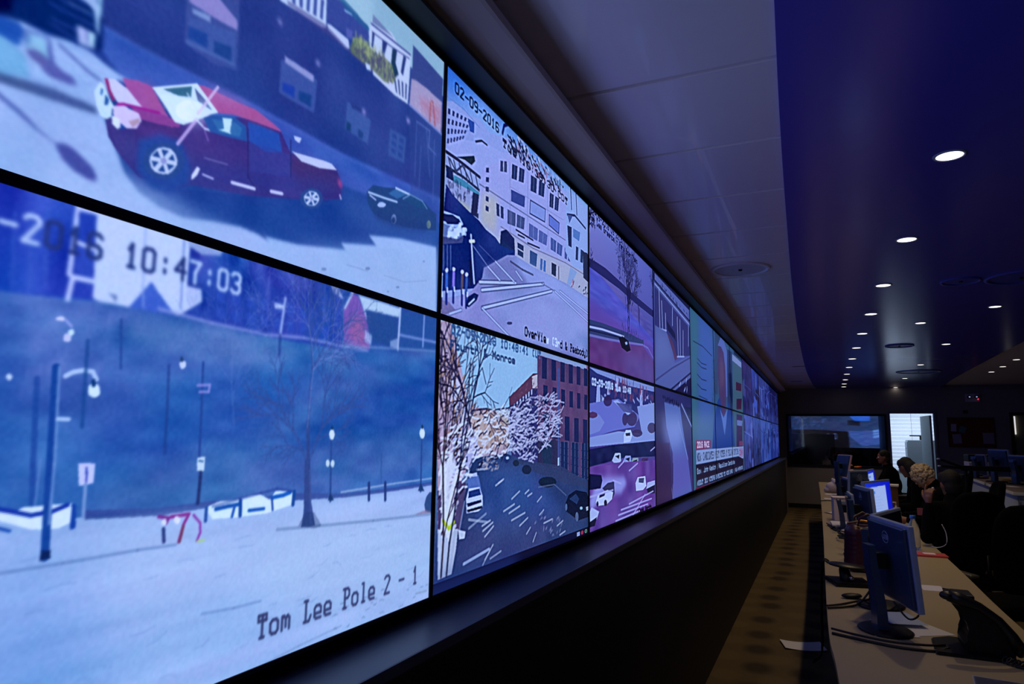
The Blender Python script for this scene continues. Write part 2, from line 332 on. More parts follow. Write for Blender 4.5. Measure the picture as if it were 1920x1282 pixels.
# office beyond the doorway
M_off = mat('office_white_wall', 0xa4b0b8, .7, var=.02)
struct(MB().box(2.2, 2.26, YB+.12, 20.6, 0, 2.6).build('wall_office_left', M_off)); struct(MB().box(4.3, 4.36, YB+.12, 20.6, 0, 2.6).build('wall_office_right', M_off))
struct(MB().box(2.2, 4.36, 20.6, 20.7, 0, 2.6).build('wall_office_back', M_off)); struct(MB().box(2.2, 4.36, YB+.12, 20.7, 2.6, 2.66).build('ceiling_office', M_off))
bl = thing('window_blind', 'white horizontal blind glowing with daylight at the back of the bright office', 'blind', (2.98, 20.55, .80))
b = MB()
for k in range(19): b.box(-.62, .62, -.006, .006, .035+k*.095, .120+k*.095)
b.build('slats', mat('blind_slat', 0xf0f4fa, .5, emit=0xb8ccf4, es=.34), bl)
MB().box(-.64, .64, .0, .03, 1.82, 1.87).build('head_rail', M_white, bl); MB().box(-.64, .64, 0, .03, 0, .03).build('bottom_rail', M_white, bl)
MB().box(-.62, .62, .03, .034, .02, 1.83).build('backing', mat('daylit_window', 0xffffff, .5, emit=0xb4c8f4, es=.5), bl, label='bright daylit pane behind the slats')
MB().tube([(.02, -.015, .03), (.02, -.015, 1.85)], .003).build('cord', M_trim, bl)
cb = thing('filing_cabinet', 'tall pale grey cabinet standing in the bright office doorway', 'cabinet', (2.93, 19.45, 0))
MB().box(-.17, .42, -.25, .25, 0, 1.60, .006).build('body', mat('pale_cabinet_paint', 0xc4d0dc, .5, var=.02), cb)
for k in range(4):
    d = MB().box(-.185, -.172, -.23, .23, .06+k*.38, .42+k*.38, .004).build('drawer', mat('pale_cabinet_paint', 0, .5), cb); MB().box(-.2, -.185, -.05, .05, .25+k*.38, .27+k*.38, .003).build('handle', M_chrome, d)
tg = thing('angular_device', 'black angular device lying on top of the pale cabinet', 'device', (2.93, 19.3, 1.60))
MB().box(-.11, .16, -.03, .03, .09, .12, .005).box(.10, .15, -.03, .03, 0, .1, .005).build('body', M_black, tg)
for nm, x, z, y in (('wall_hook', 3.05, 1.78, 20.5), ):
    t = thing('wall_phone', 'small black handset hanging near the cabinet in the office', 'phone', (3.045, 18.45, 1.86)); MB().box(-.03, .03, -.02, .02, -.06, .06, .01).build('body', M_black, t); MB().ball((-.02, -.02, .03), .02).build('button', M_chrome, t, True)
al = bpy.data.lights.new('office_troffer', 'AREA'); al.shape = 'RECTANGLE'; al.size = 1.2; al.size_y = .6; al.energy = 26; al.color = (.72, .84, 1)
lo = thing('office_ceiling_light', 'flat rectangular ceiling light inside the bright office', 'light', (3.0, 19.3, 2.59)); MB().box(-.62, .62, -.32, .32, -.02, .0).build('frame', M_white, lo)
a_ = bpy.data.objects.new('lamp', al); COL.objects.link(a_); a_.parent = lo; a_.location = (0, 0, -.03)
# dim room behind the window
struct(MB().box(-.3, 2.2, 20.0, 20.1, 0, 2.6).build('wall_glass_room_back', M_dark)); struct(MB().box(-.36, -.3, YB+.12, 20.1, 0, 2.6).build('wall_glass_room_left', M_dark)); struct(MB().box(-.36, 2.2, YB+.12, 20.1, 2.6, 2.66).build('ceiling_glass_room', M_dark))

# marks of every picture: P polygon, L line, S soft patch, N grain, W windows, R branches, T writing ...
PICS = []
PICS.append(('pickup',-1,0,1,1,1000,560,640,360,['upper-row wall display nearest us showing a red pickup truck in a street'],[
('G',2506890,3820684,2771608,3428492),
('P',3032198,1,[117,298,299,107,550,136,1024,155,1038,418,673,373,481,376,250,387]),
('N',.035,60,60,3),
('S',3557008,.6,25,[265,276,337,271,425,295,421,345,322,345,258,335]),
('S',2902672,.5,20,[418,315,566,334,761,340,749,394,525,394,405,375]),
('P',4153262,1,[251,356,301,358,468,345,670,340,1009,310,1012,366,674,396,483,397,350,402,281,407,251,386]),
('N',.04,50,18,5,[251,356,301,358,468,345,670,340,1009,310,1012,366,674,396,483,397,350,402,281,407,251,386]),
('L',6255804,2.5,.5,[254,358,308,357,469,349,699,343,1010,317]),
('P',2509456,1,[260,425,350,402,483,397,674,396,1012,366,989,422,854,440,757,461,780,474,682,495,694,504,581,525,512,531,523,537,500,532,467,530,420,536,375,545,340,542,312,533,292,516,276,485,264,463]),
('N',.03,45,60,8,[260,425,350,402,483,397,674,396,1012,366,989,422,780,474,581,525,467,530,375,545,312,533,276,485]),
('S',4154016,.6,18,[689,395,1001,363,993,416,769,458,678,446]),
('P',535144,1,[116,367,240,280,251,377,242,392,221,394,199,398,177,400,148,406,121,419]),
('P',265284,1,[116,367,158,362,159,396,148,404,121,414]),
('L',3494044,2.5,.8,[192,366,242,364]),
('L',3494044,2.5,.8,[201,355,239,353]),
('L',3494044,2.4,.8,[197,381,225,379]),
('L',3494044,2.4,.8,[196,388,226,390]),
('L',3494044,2.5,.8,[203,347,237,341]),
('L',6258608,1.9,.8,[211,353,236,352]),
('P',10859750,1,[222,376,224,373,243,372,243,389,239,390,226,391]),
('P',11918576,1,[235,374,243,372,242,387,237,388]),
('L',4872352,1.9,1,[234,374,236,387]),
('L',9087184,1.9,1,[226,392,242,390]),
('P',10204898,1,[219,321,244,304,246,348,247,365,245,373,243,365,239,347,232,342,221,341]),
('P',2771600,1,[239,308,240,306,243,336,241,336]),
('P',10474726,1,[242,318,245,316,247,345,246,365,245,366]),
('P',928362,1,[246,348,250,349,253,384,245,392,242,391,247,381]),
('P',10139880,1,[121,419,148,407,171,401,177,401,196,401,215,396,240,395,258,401,282,405,300,405,275,411,264,424,264,465,276,485,292,516,312,533,340,542,375,545,420,536,467,530,500,532,523,537,512,531,581,525,694,504,682,495,780,474,757,461,854,440,989,422,999,600,138,578]),
('P',2776238,1,[121,418,148,407,167,404,173,411,168,429,150,426,122,424]),
('P',7645910,1,[122,424,150,426,175,433,181,454,183,457,154,464,126,466]),
('N',.03,40,30,9,[121,418,148,407,258,401,282,405,264,465,312,533,420,536,694,504,989,422,999,600,138,578]),
('S',9416928,.7,20,[131,512,187,494,223,529,215,556,138,573]),
('S',10665192,.7,14,[192,541,303,518,420,541,659,552,584,561,342,558,205,565]),
('S',10007774,.8,20,[560,542,989,431,997,578,776,555]),
('P',9224416,1,[173,411,192,408,198,426,188,425,175,426]),
('P',4876974,.6,[172,405,196,402,197,406,178,409,179,419,174,425,170,413]),
('P',5924008,1,[175,429,181,424,190,424,199,427,204,428,213,432,225,433,229,441,221,443,203,445,195,443,190,437,180,434]),
('P',4477084,1,[195,405,197,404,200,417,204,428,199,427,196,419]),
('S',6974614,.7,6,[176,428,188,425,199,427,189,433,181,433]),
('L',3951250,3.1,.8,[206,405,223,412,238,418,246,420,254,422]),
('L',8165588,1.8,.7,[179,434,183,455,204,453,248,430]),
('L',7311564,1.9,.6,[209,402,233,400,243,398]),
('P',4743311,1,[126,467,154,464,173,461,205,456,251,455,255,462,234,465,200,469,174,472,155,474,128,477]),
('S',4872860,.5,4,[173,461,205,456,251,455,255,461,200,468]),
('P',4873376,1,[137,476,156,484,177,493,196,505,212,512,215,514,194,507,172,496,157,489,137,483]),
('P',4871580,1,[213,513,224,509,234,512,248,520,255,524,261,533,259,539,250,539,235,535,222,527,217,520]),
('L',8296652,1.9,.6,[232,506,256,504,266,506]),
('L',8296652,1.9,.35,[271,501,276,521,277,537]),
('B',1.6),
('P',10272980,1,[594,51,771,-4,999,-8,999,80,869,80,745,103,652,92,525,116]),
('S',8037052,.5,12,[737,-4,999,-10,997,43,887,53,742,68]),
('P',12111338,1,[514,132,615,85,617,144,608,149,528,159,511,161]),
('W',4610204,1,[531,130,613,92,612,139,533,152],5,1,.45,.8),
('P',3952274,1,[614,86,650,73,727,75,734,83,729,113,676,125,616,131]),
('P',3105424,.8,[639,74,654,66,695,70,704,73,732,77,730,85,696,85,673,84]),
('P',9418460,1,[658,84,680,80,683,82,663,87]),
('P',7106744,.6,[668,114,685,110,684,127,669,131]),
('P',12110056,1,[619,135,629,132,675,132,679,146,671,152,621,145]),
('P',4999814,.6,[527,151,616,139,679,149,748,149,864,156,864,163,732,157,656,153,528,157]),
('P',12373224,1,[730,85,738,55,801,46,826,59,869,51,867,104,864,162,818,165,749,159,736,114]),
('P',7372970,1,[741,44,809,52,802,53,739,61]),
('L',4608142,4.3,1,[737,65,802,60,867,55]),
('L',5660826,3.2,1,[741,79,803,74,864,65]),
('P',2899064,1,[741,79,748,77,745,109,740,109]),
('P',2899064,1,[773,77,789,73,779,107,772,107]),
('P',2899064,1,[808,73,821,71,815,114,802,118]),
('P',2899064,1,[843,70,853,69,844,112,836,109]),
('P',1981532,1,[805,77,819,73,817,99,829,117,811,138,802,121]),
('W',3424892,1,[808,128,863,117,862,159,821,161],4,1,.4,.8),
('P',6846815,.85,[680,145,689,120,701,111,729,111,754,114,782,107,807,109,819,132,808,150,782,155,748,151,716,152,685,152]),
('K',10136448,.7,180,14,80,3,4,[680,145,695,114,729,111,782,107,815,125,808,148,716,152]),
('K',5001072,.8,160,14,80,3,5,[688,143,730,122,783,115,820,134,808,150,716,152]),
('P',12374254,1,[724,148,738,146,742,155,729,159]),
('P',12634352,1,[799,146,811,146,810,159,798,160]),
('P',3951750,1,[876,29,997,41,995,100,932,112,875,106]),
('P',10524860,1,[874,103,890,98,931,95,995,96,994,167,870,160]),
('S',11303574,.7,8,[902,127,989,109,991,151,913,150]),
('L',10379374,5.9,1,[948,164,949,116,958,114,969,160]),
('K',13156572,.5,50,10,-15,2,7,[881,108,989,103,989,158,884,156]),
('L',8688332,5.8,.8,[870,160,935,164,995,168]),
('P',3821196,.4,[870,165,997,172,995,371,886,348]),
('L',5926572,3.4,.5,[899,183,898,300]),
('L',5926572,3.5,.5,[936,181,955,279]),
('L',5926572,3.6,.5,[969,193,970,332]),
('L',5926572,3.4,.5,[918,229,915,316]),
('L',7372984,3.5,.6,[899,183,949,181,947,218,977,223]),
('P',5399199,.55,[353,253,436,200,439,231,441,312,401,323,356,319]),
('P',9210052,1,[356,244,390,222,436,240,437,254,408,258,357,261]),
('P',8361672,1,[363,266,391,260,392,269,363,273]),
('P',4612256,.8,[359,280,435,258,436,304,359,316]),
('P',2443922,1,[360,293,389,287,390,307,359,309]),
('P',2443912,1,[400,291,430,283,430,305,401,307]),
('L',5929140,4.5,.6,[359,316,436,306]),
('P',5006500,.7,[522,251,603,244,600,302,522,306]),
('P',9476300,1,[529,242,595,240,594,252,530,252]),
('P',2508448,1,[528,285,554,280,554,299,528,299]),
('P',2049924,1,[563,282,592,275,591,296,563,297]),
('P',4876452,.7,[680,244,748,248,742,296,678,294]),
('P',2900096,1,[689,242,722,239,720,247,693,250]),
('P',2114674,1,[680,279,693,279,693,293,681,294]),
('P',2640000,1,[713,279,728,280,726,293,714,294]),
('P',4613792,.6,[808,237,863,233,859,287,805,292]),
('W',3033742,.9,[812,240,860,237,855,283,810,285],2,3,.6,.6),
('S',12103396,.8,3,[510,192,517,190,519,198,513,199]),
('S',12103396,.8,3,[597,212,605,210,607,218,600,220]),
('S',12103396,.8,3,[721,238,730,236,732,245,724,246]),
('S',12103396,.8,3,[861,192,872,189,874,199,865,201]),
('B',1.2),
('P',4209280,1,[260,451,267,461,298,441,352,421,407,393,471,370,531,363,553,388,662,375,677,395,676,420,624,441,480,481,383,499,364,511,310,515,282,496,269,482]),
('N',.04,40,40,21,[260,451,298,441,407,393,531,363,662,375,676,420,480,481,364,511,282,496]),
('S',5913208,.8,9,[299,450,352,426,366,446,333,460,306,471]),
('S',4865152,.6,12,[364,431,484,403,548,402,479,469,390,486]),
('S',4995184,.9,8,[556,390,667,377,670,413,574,436,555,417]),
('S',3424394,.75,14,[284,496,310,508,359,504,479,469,623,433,676,409,674,391,550,423,477,442,380,468]),
('S',2838680,.9,3,[306,471,332,451,362,448,379,475,377,501,353,521,327,522,307,509]),
('P',10508960,1,[279,406,299,399,318,398,328,412,343,426,349,436,303,442,290,424]),
('S',10705815,.8,8,[302,401,319,399,335,420,320,426]),
('P',9063060,1,[290,434,329,426,358,425,359,432,331,440,304,445]),
('P',10902424,1,[379,364,391,360,422,358,450,356,479,352,517,358,534,363,481,370,442,377,411,388]),
('S',11565752,.7,7,[391,358,421,354,469,351,455,360,414,368]),
('S',10967439,.7,8,[432,364,480,358,522,364,481,369]),
('P',13225456,1,[260,417,269,412,286,416,306,429,277,438,266,429]),
('P',9383796,1,[258,417,262,415,266,426,273,436,270,439,263,429]),
('P',12771572,1,[248,438,254,423,259,426,265,436,271,443,270,458,265,463,258,462,252,452]),
('P',2908336,1,[256,430,258,430,257,439,255,437]),
('P',2907296,1,[261,435,266,439,265,446,261,448,261,442]),
('P',13616882,1,[271,444,283,438,303,439,307,446,302,458,290,463,281,466,276,462,272,453]),
('P',14215418,1,[271,456,280,456,281,466,279,469,272,465]),
('P',11309474,.8,[291,454,304,444,305,449,297,459]),
('P',2116246,1,[282,460,290,463,282,468]),
('L',10037906,3.4,1,[276,440,284,436,329,426]),
('S',7098544,.5,6,[300,456,331,449,354,443,347,450,311,461]),
('P',13165818,1,[318,399,378,363,413,385,389,407,364,426,352,428,342,421]),
('P',3959944,1,[331,394,372,369,372,385,353,392]),
('P',5267604,1,[376,370,393,378,405,387,396,387,382,385]),
('P',13823226,1,[327,402,349,394,389,385,394,400,368,422,351,427,337,415]),
('P',15137023,1,[391,394,389,402,382,411,372,418,362,420,354,418,351,413,353,405,360,396,369,390,380,387,388,388]),
('L',14216444,2.9,.6,[383,399,366,383]),
('S',13691135,.5,8,[365,395,401,377,408,401,368,424]),
('L',13625080,2.9,1,[319,399,379,364,413,386,389,401]),
('L',3820698,1.4,.8,[319,401,337,415,346,424]),
('L',14207216,3.8,.8,[384,402,412,351]),
('L',13416688,4.4,.8,[383,410,358,454]),
('L',13623546,3,.9,[381,410,396,417,404,416]),
('L',10125512,2.2,.6,[389,407,403,431]),
('P',3103902,1,[393,404,407,393,442,380,464,384,468,405,436,412,405,418]),
('P',4159660,.7,[407,399,443,387,458,390,454,404,419,412]),
('P',12575984,1,[423,390,439,384,437,404,440,406,419,409,427,404]),
('P',3036584,1,[467,376,491,372,527,368,536,394,504,406,471,403]),
('P',3820184,.5,[470,404,553,390,556,425,477,446]),
('L',2894954,2.4,.7,[468,386,474,455,489,467]),
('L',2633836,2.6,.8,[552,368,557,425]),
('P',12372204,1,[555,384,565,383,629,371,648,369,662,375,620,387,578,392]),
('P',12110068,1,[558,358,575,355,571,365,561,364]),
('S',12145040,.9,3,[665,387,676,391,678,401,669,400]),
('L',12632296,3.8,.8,[673,415,676,420]),
('P',3166348,.9,[370,472,367,485,357,498,343,506,329,508,318,504,313,494,316,481,325,469,338,460,353,457,365,461]),
('P',11584744,1,[360,476,358,485,352,494,342,500,333,501,325,498,322,490,324,481,330,472,339,466,349,464,356,468]),
('P',2575502,1,[356,477,355,485,349,492,342,497,334,498,328,495,325,489,326,481,331,474,339,469,347,468,353,471]),
('L',12899570,5.7,.95,[346,482,357,480]),
('L',12899570,5.6,.95,[343,487,347,495]),
('L',12899570,5.6,.95,[337,488,331,498]),
('L',12899570,5.5,.95,[335,484,325,486]),
('L',12899570,5.6,.95,[338,479,334,472]),
('L',12899570,5.7,.95,[344,478,350,468]),
('P',9082060,1,[345,481,344,484,343,486,341,487,339,487,337,486,337,485,337,483,338,481,340,479,342,479,344,480]),
('P',3166348,.9,[632,434,629,444,620,454,606,460,593,462,583,459,579,452,582,442,591,433,604,426,617,424,628,427]),
('P',11584744,1,[623,437,621,444,615,451,606,455,597,457,591,454,588,449,590,442,596,436,604,431,613,430,620,432]),
('P',2575502,1,[620,438,618,444,613,450,605,454,598,455,592,453,590,448,592,443,596,437,604,433,611,432,617,434]),
('L',12899570,4.6,.95,[610,442,620,440]),
('L',12899570,4.5,.95,[607,446,611,451]),
('L',12899570,4.5,.95,[602,447,596,454]),
('L',12899570,4.5,.95,[600,444,590,446]),
('L',12899570,4.5,.95,[603,440,600,435]),
('L',12899570,4.5,.95,[608,439,615,432]),
('P',9082060,1,[609,442,609,444,607,445,605,446,603,446,602,446,601,445,602,443,603,442,605,441,607,440,608,441]),
('P',13687032,1,[389,472,394,473,390,484,382,493,382,486]),
('L',10528992,3,1,[399,479,415,479]),
('L',12897524,4.8,1,[447,473,487,468]),
('L',12897524,5.1,1,[519,461,541,457]),
('L',8421560,2.3,.6,[400,456,437,451]),
('P',2771580,1,[745,384,763,365,796,358,839,345,885,340,937,340,963,348,985,351,987,387,949,396,871,413,800,420,767,417,750,404]),
('P',3828384,1,[810,365,839,344,878,342,840,366]),
('L',11585772,4.4,1,[835,346,866,344,882,343]),
('P',2642044,1,[860,359,889,341,929,341,948,351,910,361]),
('L',7114944,3.4,.8,[860,359,885,342,929,341,948,351]),
('L',10797288,4.2,1,[751,383,797,378,840,372]),
('L',11057384,3.1,1,[755,387,773,390]),
('P',11059438,1,[805,389,803,392,798,396,792,398,785,400,780,400,778,398,780,395,784,391,791,388,798,387,803,387]),
('P',11583720,.8,[841,406,840,411,837,415,833,418,828,418,825,416,823,411,824,406,827,402,831,399,836,399,839,402]),
('P',2770032,1,[836,410,835,413,833,416,831,417,828,417,826,416,825,413,826,410,828,407,830,405,833,405,835,407]),
('P',9478280,.7,[965,380,964,385,961,389,957,391,953,391,949,389,948,385,949,380,952,376,956,373,960,373,963,376]),
('S',2572922,.7,6,[766,411,842,400,958,380,949,398,835,423,777,425]),
('P',6322340,.7,[649,548,648,550,646,551,643,552,640,552,638,552,637,551,638,549,640,548,643,547,646,547,648,547]),
('P',6322340,.7,[859,535,859,536,856,537,853,538,850,539,848,538,847,537,847,536,850,535,853,534,856,533,858,534]),
('P',6322340,.7,[765,520,764,522,762,523,758,525,755,525,752,525,751,523,752,522,754,520,758,519,761,518,764,519]),
('P',6322340,.7,[826,550,826,551,824,551,822,552,821,552,819,552,819,551,819,550,820,550,822,549,824,549,825,549]),
('P',6322340,.7,[947,463,946,464,944,465,942,466,940,466,939,466,938,465,939,464,940,463,942,463,945,462,946,462]),
('L',7901372,2,.5,[699,529,728,527,758,527]),
('L',7901372,2.2,.4,[807,523,878,521,955,501]),
('B',1),
('N',.012,4,4,77)]))
PICS.append(('park',-1,1,1,1,1000,560,640,360,['lower-row wall display nearest us showing a park slope with lamp posts and pale ground'],[
('G',2904748,2903188,5935314,10270940),
('P',3827370,1,[144,59,171,47,311,98,527,95,723,94,1002,82,1030,577,681,591,223,539,195,528]),
('N',.05,80,36,31,[138,4,997,-7,1016,339,662,347,200,327]),
('S',2775202,.5,20,[153,139,222,151,239,215,223,264,168,278]),
('S',2644132,.7,26,[285,225,384,196,482,153,647,163,604,231,371,286,275,293]),
('S',2051736,.8,24,[700,160,852,108,1003,104,1009,214,862,257,680,256,563,271]),
('S',5930162,.55,10,[312,108,528,103,594,110,511,151,357,139,301,128]),
('S',4879020,.5,10,[509,233,672,144,1000,49,1002,82,716,194,542,270]),
('S',4746406,.6,12,[293,300,447,255,563,271,933,226,1014,301,660,331,375,333,290,325]),
('K',8427720,.22,420,26,10,3,71,[312,108,507,102,724,99,698,142,438,158,309,145]),
('K',2774168,.14,200,60,28,6,72,[181,145,1003,104,1016,333,200,319]),
('K',6983872,.14,240,46,24,5,73,[182,156,1004,115,1016,333,199,314]),
('K',9871580,.25,120,50,62,4,74,[176,99,312,108,293,177,208,217]),
('B',5),
('N',.04,40,14,32,[150,109,1001,71,1016,339,662,347,200,327]),
('P',2772144,1,[137,-11,184,-10,231,-24,266,1,279,98,238,103,177,107,150,109]),
('N',.09,30,60,33,[137,-11,231,-24,266,1,276,96,177,107]),
('L',4744896,3.4,.5,[183,27,188,102]),
('L',4744896,3.5,.5,[199,22,204,98]),
('L',4744896,3.6,.5,[214,17,219,95]),
('P',12374260,1,[265,-1,385,-3,441,-2,449,85,379,98,352,94,314,99,279,99,270,97]),
('L',9349344,2.7,.8,[325,-1,329,92]),
('L',4875448,2.2,.8,[379,0,382,89]),
('L',11846900,5.6,1,[265,1,244,2,243,41,242,76]),
('L',11846900,5,1,[243,39,267,43]),
('L',12110068,5.6,1,[268,78,246,78,243,103]),
('P',2639532,1,[245,6,262,4,264,36,248,35]),
('P',3428532,1,[247,44,265,44,265,74,248,73]),
('P',4548292,1,[313,99,339,63,347,72,375,98]),
('L',9349344,2.7,.7,[329,78,331,96]),
('P',3164806,.6,[287,88,298,88,296,98,293,92]),
('P',2902690,1,[379,98,413,74,410,56,388,54,388,1,441,-2,688,4,698,102,507,104]),
('N',.1,16,40,35,[386,6,441,-2,688,4,698,97,507,102,415,90]),
('P',11452652,1,[387,53,410,56,411,74,403,77,394,84,389,74]),
('P',9348312,1,[383,-2,441,-2,437,7,407,13,387,7]),
('P',3164314,1,[388,50,411,51,410,58,389,58]),
('P',2771104,.5,[415,90,506,92,695,93,689,17,427,38]),
('W',3429556,.7,[428,52,664,40,668,92,432,95],9,2,.55,.7),
('L',9214680,4.2,.8,[352,94,432,99,527,101,605,95,695,96,768,96]),
('L',11058416,4.3,1,[561,41,555,97]),
('P',12374260,1,[539,52,558,52,560,58,541,60]),
('L',2375300,4.3,.8,[555,97,555,127]),
('L',6975684,2.5,.5,[525,17,529,79]),
('L',6975684,2.6,.5,[586,3,589,70]),
('L',6975684,2.7,.5,[615,-3,618,65]),
('L',6975684,2.8,.5,[647,-10,649,60]),
('P',11056352,1,[657,-11,673,-9,696,18,668,10]),
('P',8150190,1,[697,32,719,2,734,4,768,50,774,93,702,92]),
('S',10774938,.7,8,[713,50,749,34,768,89,715,86]),
('L',12112112,4.9,1,[700,31,719,1]),
('L',11191532,4,1,[740,4,765,44]),
('P',11586792,1,[734,2,863,3,860,21,754,24]),
('P',2904718,1,[757,25,855,25,859,79,773,78]),
('P',10796264,.8,[758,59,779,68,777,85,758,80]),
('P',3036822,1,[863,5,1002,1,1001,71,868,78]),
('L',11847916,5.5,1,[865,2,861,82]),
('L',9086172,4.6,1,[951,3,949,66]),
('L',9085148,4.6,.8,[866,54,1000,51]),
('P',9086164,.8,[835,70,863,60,861,81,836,80]),
('L',9219284,4.3,.5,[695,96,861,81,1001,69]),
('T','02-09-2016 10:47:03',11848946,5,60,481,52,27,2767992,7,15),
('B',1.5),
('P',10139364,1,[175,341,200,327,251,332,284,332,376,337,454,337,569,340,713,343,834,344,1016,337,1030,577,681,591,223,539,195,528]),
('P',3426444,.85,[284,325,375,331,436,329,498,330,595,329,713,338,833,338,1016,335,1016,342,834,345,714,345,590,340,454,337,376,340,285,335]),
('L',10269912,3.2,.8,[713,336,866,331,1016,328]),
('N',.035,160,12,41,[174,329,1017,344,1030,577,681,591,223,539]),
('S',5211848,.8,60,[179,375,227,399,285,448,327,515,274,559,195,528]),
('S',11848939,.6,40,[299,357,530,369,804,377,908,426,556,442,317,422]),
('S',11060452,.6,40,[552,390,1002,385,1011,543,728,539,539,467]),
('L',6061230,3.8,.55,[206,377,266,377,351,376,402,377]),
('L',6060192,4.9,.5,[572,379,664,384,805,391,1020,400]),
('L',7112892,3.9,.55,[449,468,501,472,549,473]),
('L',7112880,3.5,.4,[492,568,630,554,729,549]),
('K',7311300,.25,50,34,4,3,43,[204,365,1020,398,1029,567,705,582,222,529],6),
('K',6980780,.5,26,14,4,3,44,[674,503,1027,525,1029,572,704,574],6),
('L',8558768,3.5,.7,[952,543,991,545]),
('P',13822204,1,[190,315,214,322,219,317,247,316,271,317,271,336,257,341,231,339,200,327]),
('L',1850528,4.7,1,[190,314,209,319,229,325,250,323,265,318]),
('L',1591456,3.4,.9,[192,331,211,338]),
('P',1853600,1,[269,317,274,318,276,343,270,344]),
('P',13823228,1,[441,337,462,331,498,330,517,327,536,327,553,335,565,324,595,326,604,331,602,346,549,354,500,354,455,352]),
('L',1857704,5.4,1,[459,340,480,338,499,337]),
('L',1854618,6.3,1,[500,333,501,352]),
('L',2907312,4.7,1,[490,340,487,352]),
('L',1859768,6,1,[557,333,581,331,595,328]),
('L',1857712,4.9,1,[516,347,544,347]),
('L',2904224,4.2,1,[558,333,561,350]),
('L',1854612,7,1,[603,328,602,346]),
('L',2905244,5.2,1,[444,337,444,353]),
('L',2768780,4.1,.5,[454,336,498,330,536,325,567,321,600,327]),
('L',8010384,4.2,1,[375,341,389,344,386,350]),
('L',3490940,4.9,1,[383,356,385,371]),
('L',9059472,4.3,1,[392,343,418,342,411,354,406,374]),
('L',7619172,4.3,1,[411,356,407,374]),
('L',9063080,3.7,1,[425,344,436,355,437,367,433,376]),
('L',11063424,3,.9,[434,377,444,377]),
('P',14476538,1,[406,348,405,350,404,352,401,352,399,351,397,349,396,347,397,345,398,343,401,343,403,344,405,346]),
('P',13951226,1,[387,349,387,350,385,352,384,352,382,351,380,350,380,348,380,346,381,345,383,344,385,345,386,347]),
('L',1854102,9,1,[239,176,243,275,247,368]),
('L',8035538,3,.75,[242,175,247,275,248,335]),
('P',1322080,1,[243,361,252,362,253,370,242,371]),
('L',11060460,5,1,[249,184,257,179,269,176,278,177,283,185]),
('P',13691128,1,[288,197,288,201,285,204,282,205,279,204,276,202,275,198,275,193,277,190,281,189,284,190,287,193]),
('P',1327226,1,[283,189,283,191,282,193,281,194,279,194,278,192,277,189,277,187,278,185,280,184,281,184,282,186]),
('L',10798316,4.3,1,[246,229,257,229]),
('L',2444952,5.9,.8,[221,189,226,275,229,314]),
('L',7113928,2.4,.6,[233,270,232,315]),
('P',13160692,1,[243,124,243,125,241,127,239,127,236,127,234,127,233,125,234,124,236,123,238,122,240,122,242,123]),
('L',9478368,3.1,1,[243,125,250,131]),
('P',12903668,1,[254,137,253,139,252,140,251,141,249,141,248,140,247,138,247,136,248,135,250,134,252,134,253,136]),
('P',12634352,1,[251,143,251,146,250,147,247,148,245,148,243,147,243,144,243,142,244,140,246,139,249,140,251,141]),
('P',12637424,1,[198,189,197,191,197,192,195,193,194,192,193,191,192,190,192,188,193,187,194,186,196,187,197,188]),
('L',2051212,4.4,.7,[269,144,271,202,272,237]),
('L',2508940,3.3,.7,[305,115,310,170]),
('L',2771080,4.2,.7,[372,161,375,222,376,267]),
('L',2903184,3.7,.9,[422,152,425,221,427,275]),
('P',12899572,1,[396,158,396,160,394,162,392,163,390,163,388,161,387,158,387,156,389,154,391,153,394,153,396,155]),
('P',2770032,1,[392,151,392,153,391,155,390,155,389,155,388,154,387,152,387,150,388,148,389,148,390,148,391,149]),
('L',9474264,3.7,.8,[416,182,435,180,434,189,420,190]),
('P',12901616,1,[424,273,436,272,436,290,425,289]),
('L',2767984,5.2,1,[431,292,430,330]),
('L',2908312,2.2,1,[427,277,433,278]),
('P',12634356,1,[272,275,291,276,291,297,275,299]),
('P',4214960,1,[280,279,283,280,284,298,282,298]),
('L',7903436,3.8,1,[282,298,283,332]),
('P',3821448,1,[622,280,634,280,642,346,654,383,622,382,626,360]),
('L',5070740,3.6,.6,[635,297,644,378]),
('L',3689604,8.1,.8,[630,284,625,223]),
('R',3953808,628,284,125,60,4,7,11,.5),
('R',3953808,629,288,62,64,4,7,12,.5),
('R',3953808,625,239,92,100,5,7,13,.45),
('R',8162508,624,231,92,90,4,4,14,.3,38),
('R',7111360,480,233,92,90,4,3,15,.2),
('R',7111360,554,170,92,70,4,3,25,.2),
('P',3163758,.4,[616,379,629,360,650,362,669,384,652,387]),
('L',3166348,4.7,1,[682,249,687,348]),
('P',2375790,1,[681,347,686,334,696,348]),
('P',13624560,1,[690,242,689,246,687,250,684,251,680,250,678,247,676,242,677,238,679,235,682,234,686,235,688,238]),
('P',2112604,1,[685,232,685,234,684,235,683,235,681,235,680,234,680,232,680,230,681,229,682,228,683,229,684,230]),
('L',3166348,5.8,1,[956,247,958,351]),
('P',2375790,1,[948,350,957,334,972,352]),
('P',13624560,1,[967,238,966,244,963,248,958,249,953,248,949,244,947,239,948,233,952,229,956,228,961,229,965,233]),
('P',2112604,1,[960,226,960,228,958,230,957,230,955,230,953,228,952,226,953,224,954,222,956,222,958,222,960,224]),
('P',12901608,1,[681,288,680,291,679,293,677,294,674,293,672,291,672,288,672,285,673,283,676,282,678,283,680,285]),
('P',12901608,1,[693,289,692,292,691,295,688,295,686,294,684,292,683,289,684,286,685,284,687,283,690,284,692,286]),
('L',2769016,7.1,1,[788,326,790,354]),
('L',2769016,7.4,1,[837,328,839,358]),
('L',3824788,4.2,.7,[822,276,824,328]),
('P',3559552,1,[980,363,992,355,1005,356,1007,399,978,392,973,378]),
('P',9073808,.7,[934,394,978,389,1007,396,963,396]),
('T','Tom Lee Pole 2 - 1',3949676,5,547,963,523,30),
('B',.9),
